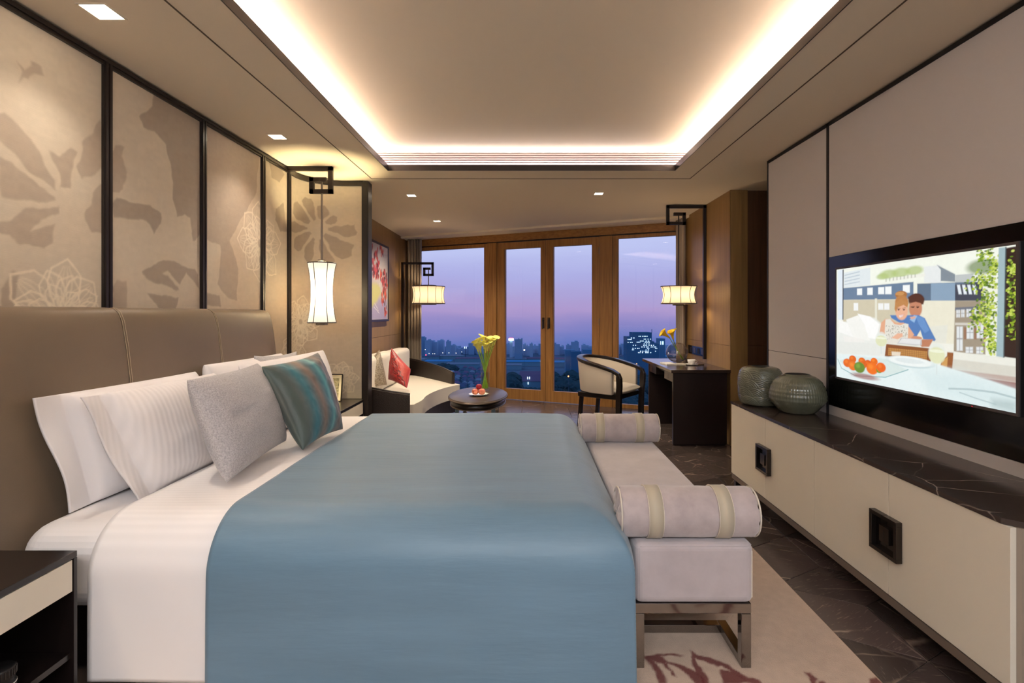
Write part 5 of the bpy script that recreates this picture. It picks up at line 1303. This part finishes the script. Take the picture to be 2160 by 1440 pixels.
M_scr = bpy.data.materials.new('screen'); M_scr.use_nodes = True; n_ = M_scr.node_tree.nodes; b_ = n_['Principled BSDF']; vc = n_.new('ShaderNodeVertexColor'); vc.layer_name = 'Col'
M_scr.node_tree.links.new(vc.outputs[0], b_.inputs['Emission Color']); b_.inputs['Emission Strength'].default_value = .48; b_.inputs['Base Color'].default_value = (.004, .004, .004, 1); b_.inputs['Roughness'].default_value = .25
grid_mesh('screen', Pm, M_scr, tv, col=sc.c)

# ================================================================== bench and bolsters
bn = thing('bench', 'low lilac-grey velvet bench on a polished steel frame at the foot of the bed', 'bench', (.65, 2.85, 0))
bx0, bx1, by0, by1 = .414, .872, 2.0, 3.72; ZS = .495
MB().box(bx0, bx1, by0, by1, .262, ZS).build('seat', M_seat, bn, bevel=.028, seg=5)
for z in (.292, ZS-.028):
    r2 = .012; pts = [(bx0+.03, by0+.004, z), (bx1-.03, by0+.004, z)]
ppts = [(bx1-.006, by0+.012, .285), (bx1-.006, by0+.012, ZS-.03)]
MB().tube(ppts, .0035, 6).build('piping', M_piping, bn)
MB().tube([(bx0+.02, by0+.006, ZS-.012), (bx1-.02, by0+.006, ZS-.012), (bx1-.006, by0+.02, ZS-.012), (bx1-.006, by1-.02, ZS-.012)], .0025, 6).build('piping', M_seat, bn)
fw = .038
fr_ = MB().box(bx0, bx1-.008, by0+.01, by0+.01+fw, .222, .261).box(bx0, bx1-.008, by1-.01-fw, by1-.01, .222, .261).box(bx0, bx0+fw, by0+.05, by1-.05, .222, .261).box(bx1-.008-fw, bx1-.008, by0+.05, by1-.05, .222, .261)
fr_.build('frame', M_chrome, bn, bevel=.002)
for y, sgn in ((by0+.01, 1), (by1-.01, -1)):
    for x in (bx0, bx1-.008-fw):
        MB().box(x, x+fw, y, y+sgn*fw, .012, .2215).build('leg', M_chrome, bn, bevel=.002)
    MB().box(bx0, bx0+fw, y+sgn*fw, y+sgn*.26, .012, .045).box(bx1-.008-fw, bx1-.008, y+sgn*fw, y+sgn*.26, .012, .045).box(bx0+fw, bx1-.008-fw, y+sgn*.222, y+sgn*.26, .012, .045).build('foot_rail', M_chrome, bn, bevel=.002)
def bolster(yc, label, seed):
    x0, x1, r = .36, .898, .096; t = thing('bolster', label, 'bolster', ((x0+x1)/2, yc, ZS))
    zc = ZS+r-.002; n_ = 72; xs_ = np.concatenate([[x0, x0+.0005, x0+.004, x0+.012], np.linspace(x0+.02, x1-.02, 60), [x1-.012, x1-.004, x1-.0005, x1]])
    rr = np.array([.0, r*.55, r*.93, r*.985]+[r]*60+[r*.985, r*.93, r*.55, 0])
    Pm = np.zeros((len(xs_), n_, 3)); nz = vnoise(len(xs_), n_, 8, seed, 3)-.5; nz[:, -4:] = nz[:, :1]
    for i, (x, q) in enumerate(zip(xs_, rr)):
        for k in range(n_):
            a = 2*PI*k/n_; e = q+(nz[i, k]*.006 if q > r*.9 else 0); Pm[i, k] = (x+(.006*math.sin(9*a) if .01 < q < r*.95 else 0), yc+e*math.cos(a), zc+e*math.sin(a))
    grid_mesh('cushion', Pm, M_velvet, t, closed=True)
    for xb in (x0+.135, x1-.135):
        MB().add(*ring_band(xb-.028, xb+.028, yc, zc, r+.0042), 0, True).build('band', M_band, t)
        for xe in (xb-.028, xb+.028): MB().tube([(xe, yc+(r+.0045)*math.cos(2*PI*k/40), zc+(r+.0045)*math.sin(2*PI*k/40)) for k in range(41)], .0016, 5).build('band_piping', M_piping, t)
    for xe in (x0+.004, x1-.004): MB().tube([(xe, yc+r*.97*math.cos(2*PI*k/40), zc+r*.97*math.sin(2*PI*k/40)) for k in range(41)], .0035, 6).build('piping', M_piping, t)
def ring_band(x0, x1, yc, zc, r, n=64):
    vs = []; 
    for (x, q) in ((x0, r-.006), (x0, r), (x1, r), (x1, r-.006)):
        for k in range(n): a = 2*PI*k/n; vs.append((x, yc+q*math.cos(a), zc+q*math.sin(a)))
    fs = [(i*n+k, (i+1)*n+k, (i+1)*n+(k+1) % n, i*n+(k+1) % n) for i in range(3) for k in range(n)]
    return vs, fs
bolster(2.085, 'taupe velvet bolster with two gold bands on the near end of the bench', 3)
bolster(3.60, 'taupe velvet bolster with two gold bands on the far end of the bench', 5)

# ================================================================== rug
rc = Canvas(-1.45, 1.315, .5, 4.8, 420, 640, (192, 170, 152))
def R_(x, y):
    q = px(x/4.154+1340, y/4.154+1240, Z=.01); return (q.x, q.y)
rc.warp(.012, 6, 2)
red_ = (98, 24, 26)
for pts in ([(480, 545), (560, 585), (700, 630), (820, 680), (930, 745), (985, 790), (1080, 800), (1110, 840), (1000, 840), (880, 760), (760, 690), (730, 700), (640, 660), (560, 630), (520, 610), (560, 680), (620, 760), (640, 840), (580, 840), (540, 740), (500, 660)],
            [(60, 600), (180, 590), (330, 570), (430, 590), (330, 590), (220, 605), (300, 650), (420, 680), (540, 740), (620, 840), (520, 840), (440, 740), (340, 680), (280, 660), (330, 740), (380, 780), (330, 770), (250, 670), (160, 640), (220, 700), (280, 840), (220, 840), (180, 740), (120, 660)],
            [(740, 720), (860, 740), (960, 800), (1000, 840), (780, 840), (760, 780)],
            [(1490, 735), (1540, 745), (1590, 790), (1570, 840), (1520, 840), (1520, 790)], [(1600, 820), (1640, 810), (1660, 840), (1600, 845)], [(2050, 810), (2120, 780), (2180, 845), (2060, 845)]):
    rc.poly([R_(*p) for p in pts], red_, .9, .003)
r = random.Random(8)
for k in range(60):                       # the motif carries on outside the frame
    a = r.uniform(0, 2*PI); L = r.uniform(.15, .6); cx_, cy_ = r.choice([(.5, 1.2), (1.0, 1.35), (.2, 1.0)])
    pts = [(cx_+L*t_*math.cos(a+.5*t_), cy_+L*t_*math.sin(a+.5*t_)) for t_ in (.2, .45, .7, 1)]
    if max(p[1] for p in pts) < 1.85: rc.stroke(pts, r.uniform(.015, .05), red_, .85)
spk = vnoise(rc.ny, rc.nx, 2.2, 77, 1); 
rc.noise(.10, 4, 5); rc.noise(.08, 60, 6)
Pm = np.zeros((rc.ny, rc.nx, 3)); Pm[..., 0] = rc.U; Pm[..., 1] = rc.V; Pm[..., 2] = .011
rg = thing('rug', 'beige rug with a dark red floral pattern under the bed and bench', 'rug', (-.07, 2.65, 0))
grid_mesh('pile', Pm, M_rug, rg, col=rc.c)
MB().box(-1.452, 1.317, .498, 4.802, .0005, .0105).build('backing', mat('rug_edge', (168, 140, 112), .9), rg)

# ================================================================== CITY outside
GZ = -60.0
def cmat(name, c, rough=.9, **k): return mat(name, c, rough, spec=.1, **k)
C_far = [cmat('haze_far_a', (136, 172, 204)), cmat('haze_far_b', (118, 158, 192)), cmat('haze_far_c', (98, 142, 176))]  # distance haze is put into the base colours, paler for farther buildings
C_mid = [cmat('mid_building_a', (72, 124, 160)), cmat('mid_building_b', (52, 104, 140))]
C_roof = [cmat('roof_blue', (50, 128, 178)), cmat('roof_brown', (88, 84, 112)), cmat('roof_grey', (92, 118, 140)), cmat('roof_dark', (62, 84, 112))]
C_wall = cmat('city_wall', (92, 138, 160)); C_tree = cmat('city_tree', (34, 66, 76), var=.2, vscale=.3)
C_ground = cmat('city_ground', (70, 106, 128), col2=(46, 78, 104), vscale=.03)
C_lit = mat('lit_window', (200, 220, 230), .5, emit=(196, 226, 240), estr=1.0)
C_lamp = mat('street_glow', (255, 220, 180), .5, emit=(255, 226, 190), estr=10)
C_lampo = mat('street_glow_orange', (255, 180, 120), .5, emit=(255, 150, 90), estr=1.6)
C_red = mat('red_glow', (255, 60, 80), .5, emit=(255, 40, 60), estr=6)
gp = MB().box(-900, 900, 40, 812, GZ-1, GZ).build('city_ground', C_ground); props(gp, 'dusky blue ground of the city far below the windows', 'ground', kind='stuff')
def seen(x):
    return 'left window' if x < 1035 else 'left door' if x < 1155 else 'right door' if x < 1258 else 'right window'
def tower(x0, x1, yt, Y, mt, lab, depth=12, steps=None, grp='hazy towers on the skyline'):
    a = px(x0, yt, Y=Y); b = px(x1, yt, Y=Y); t = thing('tower_block', lab, 'building', ((a.x+b.x)/2, Y, GZ), group=grp)
    MB().box(a.x, b.x, Y, Y+depth, GZ, a.z).build('tower', mt, t)
    for (fx0, fx1, dy) in (steps or []):
        q0 = a.x+(b.x-a.x)*fx0; q1 = a.x+(b.x-a.x)*fx1; MB().box(q0, q1, Y+1, Y+depth-1, a.z, a.z+dy*Y/F).build('rooftop_block', mt, t)
    return t
r = random.Random(4)
sky = [(896, 908, 718, 1), (908, 922, 721, 0), (922, 935, 718, 0), (941, 949, 720, 1), (949, 960, 728, 0), (960, 971, 735, 0), (988, 1000, 724, 1), (1000, 1012, 728, 0), (880, 896, 712, 2),
       (1030, 1052, 729, 0), (1066, 1075, 725, 0), (1075, 1085, 731, 1), (1103, 1110, 726, 0), (1110, 1117, 730, 0), (1117, 1124, 725, 1), (1124, 1136, 729, 0), (1136, 1150, 725, 1),
       (1166, 1181, 726, 1), (1181, 1190, 730, 0), (1195, 1206, 728, 0), (1206, 1221, 721, 1), (1228, 1242, 728, 0), (1242, 1262, 732, 1), (1300, 1312, 727, 0), (1312, 1324, 725, 1), (1262, 1300, 729, 0), (1404, 1450, 728, 0), (1450, 1500, 724, 1), (840, 880, 722, 0), (1500, 1560, 722, 1)]
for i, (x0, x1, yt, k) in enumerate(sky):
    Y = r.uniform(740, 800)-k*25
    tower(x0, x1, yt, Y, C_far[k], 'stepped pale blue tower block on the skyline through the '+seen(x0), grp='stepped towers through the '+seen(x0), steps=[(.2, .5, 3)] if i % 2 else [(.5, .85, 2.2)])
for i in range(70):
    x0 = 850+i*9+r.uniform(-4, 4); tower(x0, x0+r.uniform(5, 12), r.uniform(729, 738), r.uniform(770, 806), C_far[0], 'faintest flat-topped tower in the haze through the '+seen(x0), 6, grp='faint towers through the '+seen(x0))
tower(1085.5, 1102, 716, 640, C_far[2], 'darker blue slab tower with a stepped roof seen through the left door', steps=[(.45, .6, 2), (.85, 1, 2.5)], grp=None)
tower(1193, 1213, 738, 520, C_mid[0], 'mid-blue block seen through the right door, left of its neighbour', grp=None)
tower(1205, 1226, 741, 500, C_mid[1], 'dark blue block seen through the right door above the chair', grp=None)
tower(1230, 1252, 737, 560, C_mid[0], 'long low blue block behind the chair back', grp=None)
# lit sign tower
t = thing('sign_tower', 'slim tower topped by a bright white and red sign', 'tower', (*px(1078, 745, Y=700).xy, GZ))
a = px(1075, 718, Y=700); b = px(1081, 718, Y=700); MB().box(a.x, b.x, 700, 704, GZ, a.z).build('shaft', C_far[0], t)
a = px(1073, 713.5, Y=699); b = px(1083, 718, Y=699); MB().box(a.x, b.x, 698, 702, b.z, a.z).build('sign', mat('sign_white', (255, 255, 240), emit=(255, 255, 225), estr=3), t)
a2 = px(1083, 712.6, Y=699); MB().box(a.x+.5, b.x-.5, 698, 702, a.z, a2.z).build('sign_top', C_red, t)
# lit office building
ob = thing('office_building', 'stepped dark blue office block with rows of lit windows', 'building', (*px(1362, 745, Y=420).xy, GZ))
YB = 420
def obx(x0, x1, yt, dpt, name='wing'):
    a = px(x0, yt, Y=YB); b = px(x1, yt, Y=YB); MB().box(a.x, b.x, YB, YB+dpt, GZ, a.z).build(name, C_mid[1], ob)
obx(1334.5, 1375, 701, 14, 'main_block'); obx(1322, 1334.5, 710, 14); obx(1375, 1380, 720, 12); obx(1380, 1390, 724, 12)
o = MB().tube([px(1375, 701, Y=YB+5), px(1375, 694, Y=YB+5)], .25, 5).build('mast', C_mid[1], ob)
lit = {709: [(1347, 1366)], 715: [(1358, 1372)], 719: [(1350, 1358), (1362, 1368)], 721.5: [(1343, 1352), (1360, 1370)], 725: [(1358, 1372)], 728: [(1335, 1342), (1357, 1372), (1373, 1380)], 731.5: [(1353, 1366), (1373, 1384)],
       734.5: [(1334, 1337), (1339, 1349), (1365, 1368), (1382, 1386)], 737.5: [(1333, 1336), (1362, 1370)], 740.5: [(1350, 1371), (1382, 1384)], 743.5: [(1346, 1356), (1361, 1372)], 715.6: [(1324, 1331)], 712.6: [(1331, 1337)], 721.8: [(1324, 1334)]}
for yy, rows in lit.items():
    for (x0, x1) in rows:
        x = x0
        while x < x1:
            a = px(x, yy, Y=YB-.1); w = r.uniform(1.2, 2.2)*YB/F
            MB().box(a.x, a.x+w, YB-.25, YB-.02, a.z-.28, a.z+.28).build('window', C_lit, ob); x += r.choice([2.8, 3.2, 5.0])
t = tower(1391, 1403, 714, 460, C_mid[0], 'narrow blue block between the office block and the desk vase', grp=None)
for x in (1393.5, 1397, 1399): 
    a = px(x, 722, Y=459.8); MB().box(a.x-.2, a.x+.2, 459.6, 459.95, a.z-2, a.z+1).build('window', C_lit, t)
# warehouses and roofs
def house(x0, x1, yb, h, Y, roof, lab, grp, gable=1.5, dp=None, name='house'):
    a = px(x0, yb, Y=Y); b = px(x1, yb, Y=Y); z0 = GZ; z1 = GZ+h; dp = dp or 14
    t = thing(name, lab, 'building', ((a.x+b.x)/2, Y, GZ), group=grp)
    MB().box(a.x, b.x, Y, Y+dp, z0, z1).build('walls', C_wall, t)
    m = MB(); ov = .5; m.add([(a.x-ov, Y-ov, z1), (b.x+ov, Y-ov, z1), (b.x+ov, Y+dp+ov, z1), (a.x-ov, Y+dp+ov, z1), (a.x+1, Y+dp/2, z1+gable), (b.x-1, Y+dp/2, z1+gable)], [(0, 1, 5, 4), (2, 3, 4, 5), (1, 2, 5), (3, 0, 4), (3, 2, 1, 0)])
    m.build('roof', roof, t); return t
WG = 'low warehouses and sheds in the middle distance'
for i, (x0, x1, y, k) in enumerate(((895, 925, 752, 3), (925, 975, 751, 2), (960, 1000, 756, 1), (895, 950, 762, 0), (940, 1010, 768, 2), (1000, 1022, 756, 1), (1064, 1110, 757, 2), (1100, 1145, 756, 1), (1064, 1142, 763, 0), (1166, 1200, 757, 1), (1166, 1215, 764, 0), (1222, 1252, 752, 0), (1302, 1330, 752, 3), (1325, 1380, 756, 2), (1380, 1440, 752, 0), (1066, 1100, 770, 2), (1302, 1345, 766, 2), (1345, 1400, 770, 2), (1440, 1500, 756, 1), (840, 895, 758, 2))):
    Y = (EYE-GZ-5)*F/(y-CY); house(x0, x1, y, 5, Y, C_roof[k], ['blue-roofed', 'brown-roofed', 'grey-roofed', 'dark-roofed'][k]+' long low shed below the skyline through the '+seen(x0), ['blue', 'brown', 'grey', 'dark'][k]+' sheds through the '+seen(x0), 1.2, 20, 'warehouse')
HG = 'small houses below the left window'
for i in range(90):
    y = 776+(i//9)*4.6+r.uniform(-1.5, 1.5); Y = (EYE-GZ-4)*F/(y-CY); x0 = 900+(i % 9)*15+r.uniform(-4, 4)
    rk = r.choice([1, 3, 2]); rn = {1: 'dusky red', 2: 'grey', 3: 'dark blue'}[rk]
    house(x0, x0+r.uniform(7, 11), y, 4, Y, C_roof[rk], 'small house with a '+rn+' roof seen through the left window', HG+', '+rn+' roofs', 1.6, 7)
vl = house(1094, 1150, 795, 9, 400, C_roof[1], 'large villa with a hipped roof among the trees through the left door', None, 7, 16, 'villa')
for (x, y) in ((1113, 797), (1117, 797), (1114, 808)):
    a = px(x, y, Y=399.8); MB().box(a.x-.35, a.x+.35, 399.5, 399.95, a.z-.9, a.z+.9).build('window', C_lit, vl)
TG = 'dark trees below the windows'
ico = None
import bmesh
bm = bmesh.new(); bmesh.ops.create_icosphere(bm, subdivisions=3, radius=1)
for v in bm.verts:
    n1 = math.sin(v.co.x*7+1)*math.sin(v.co.y*6+2)*math.sin(v.co.z*8); v.co *= 1+.18*n1+r.uniform(-.06, .06)
tm = bpy.data.meshes.new('crown'); bm.to_mesh(tm); bm.free(); tm.materials.append(C_tree)
trm = MB().tube([(0, 0, 0), (0, 0, 1)], .5, 6); 
def tree(x, y, Y, s):
    p_ = px(x, y, Y=Y); t = thing('tree', 'dark round tree far below, seen through the '+seen(x), 'tree', (p_.x, Y, GZ), group='trees seen through the '+seen(x))
    o = bpy.data.objects.new('crown', tm); COL.objects.link(o); o.parent = t; top = p_.z-GZ; o.location = (0, 0, top-s*.8); o.scale = (s, s, s*.85); o.rotation_euler = (0, 0, r.uniform(0, 6))
    MB().tube([(0, 0, 0), (0, 0, max(.5, top-s*1.3))], .3, 6).build('trunk', C_roof[3], t, local=True)
for i in range(46):
    x = r.uniform(1060, 1150); y = 782+r.random()*40; tree(x, y if abs(x-1120) > 26 else y+34, r.uniform(300, 380) if abs(x-1120) > 26 else 300, r.uniform(4, 8))
for i in range(60):
    x = r.uniform(1160, 1300); y = 780+r.random()**1.2*60; tree(x, y, 420-(y-770)*1.6+r.uniform(-15, 15), r.uniform(4, 8))
for i in range(60):
    x = r.uniform(1296, 1500); y = 782+r.random()*60; tree(x, y, 420-(y-770)*1.6, r.uniform(4, 8))
for (x, y) in ((925, 768), (935, 766), (945, 768), (955, 770), (890, 790), (900, 800)): tree(x, y, 520, 6)
# lamps
def glow(x, y, Y, rr, mt, lab):
    p_ = px(x, y, Y=Y); t = thing('street_lamp', lab, 'street lamp', (p_.x, Y, GZ)); MB().tube([(p_.x, Y, GZ), (p_.x, Y, p_.z)], .08, 5).build('pole', C_roof[3], t); MB().ball(p_, rr, 10, 6).build('bulb', mt, t)
glow(1106, 738, 560, .7, C_lamp, 'bright white light at the foot of the skyline in the left door')
glow(1168, 738, 560, .5, C_lamp, 'white light just inside the right door glass')
glow(1199, 793.5, 330, .5, C_lampo, 'orange light among the trees in the right door')
glow(1343, 767, 380, .35, C_lampo, 'orange light low in the right window left of the desk')
glow(898.5, 748.5, 600, .6, C_red, 'red light beside the left curtain')
for i, (x, y) in enumerate(((905, 745), (913, 746), (917, 746), (934, 744), (947, 744), (962, 744.5), (974, 742), (897, 737), (1410, 744))):
    glow(x, y, 640, .24, C_lamp, 'small white light in the distance, number of lights along the horizon in the left window' if False else 'tiny distant white light along the horizon'); bpy.data.objects[-1] if False else None
for o in bpy.data.objects:
    if o.get('label') == 'tiny distant white light along the horizon': o['group'] = 'tiny lights along the horizon'
t = thing('light_board', 'pair of bright white panels lit on the skyline in the left window', 'sign', (*px(981, 745, Y=690).xy, GZ))
for x in (980, 983.5):
    a = px(x, 733, Y=690); MB().box(a.x-.4, a.x+.4, 689, 690, a.z-1.2, a.z+1.4).build('panel', C_lit, t)
a = px(981.7, 736, Y=690); MB().tube([(a.x, 690.5, GZ), (a.x, 690.5, a.z)], .4, 6).build('post', C_roof[3], t)

# colour variation on copies in names is left to Blender's own suffixes
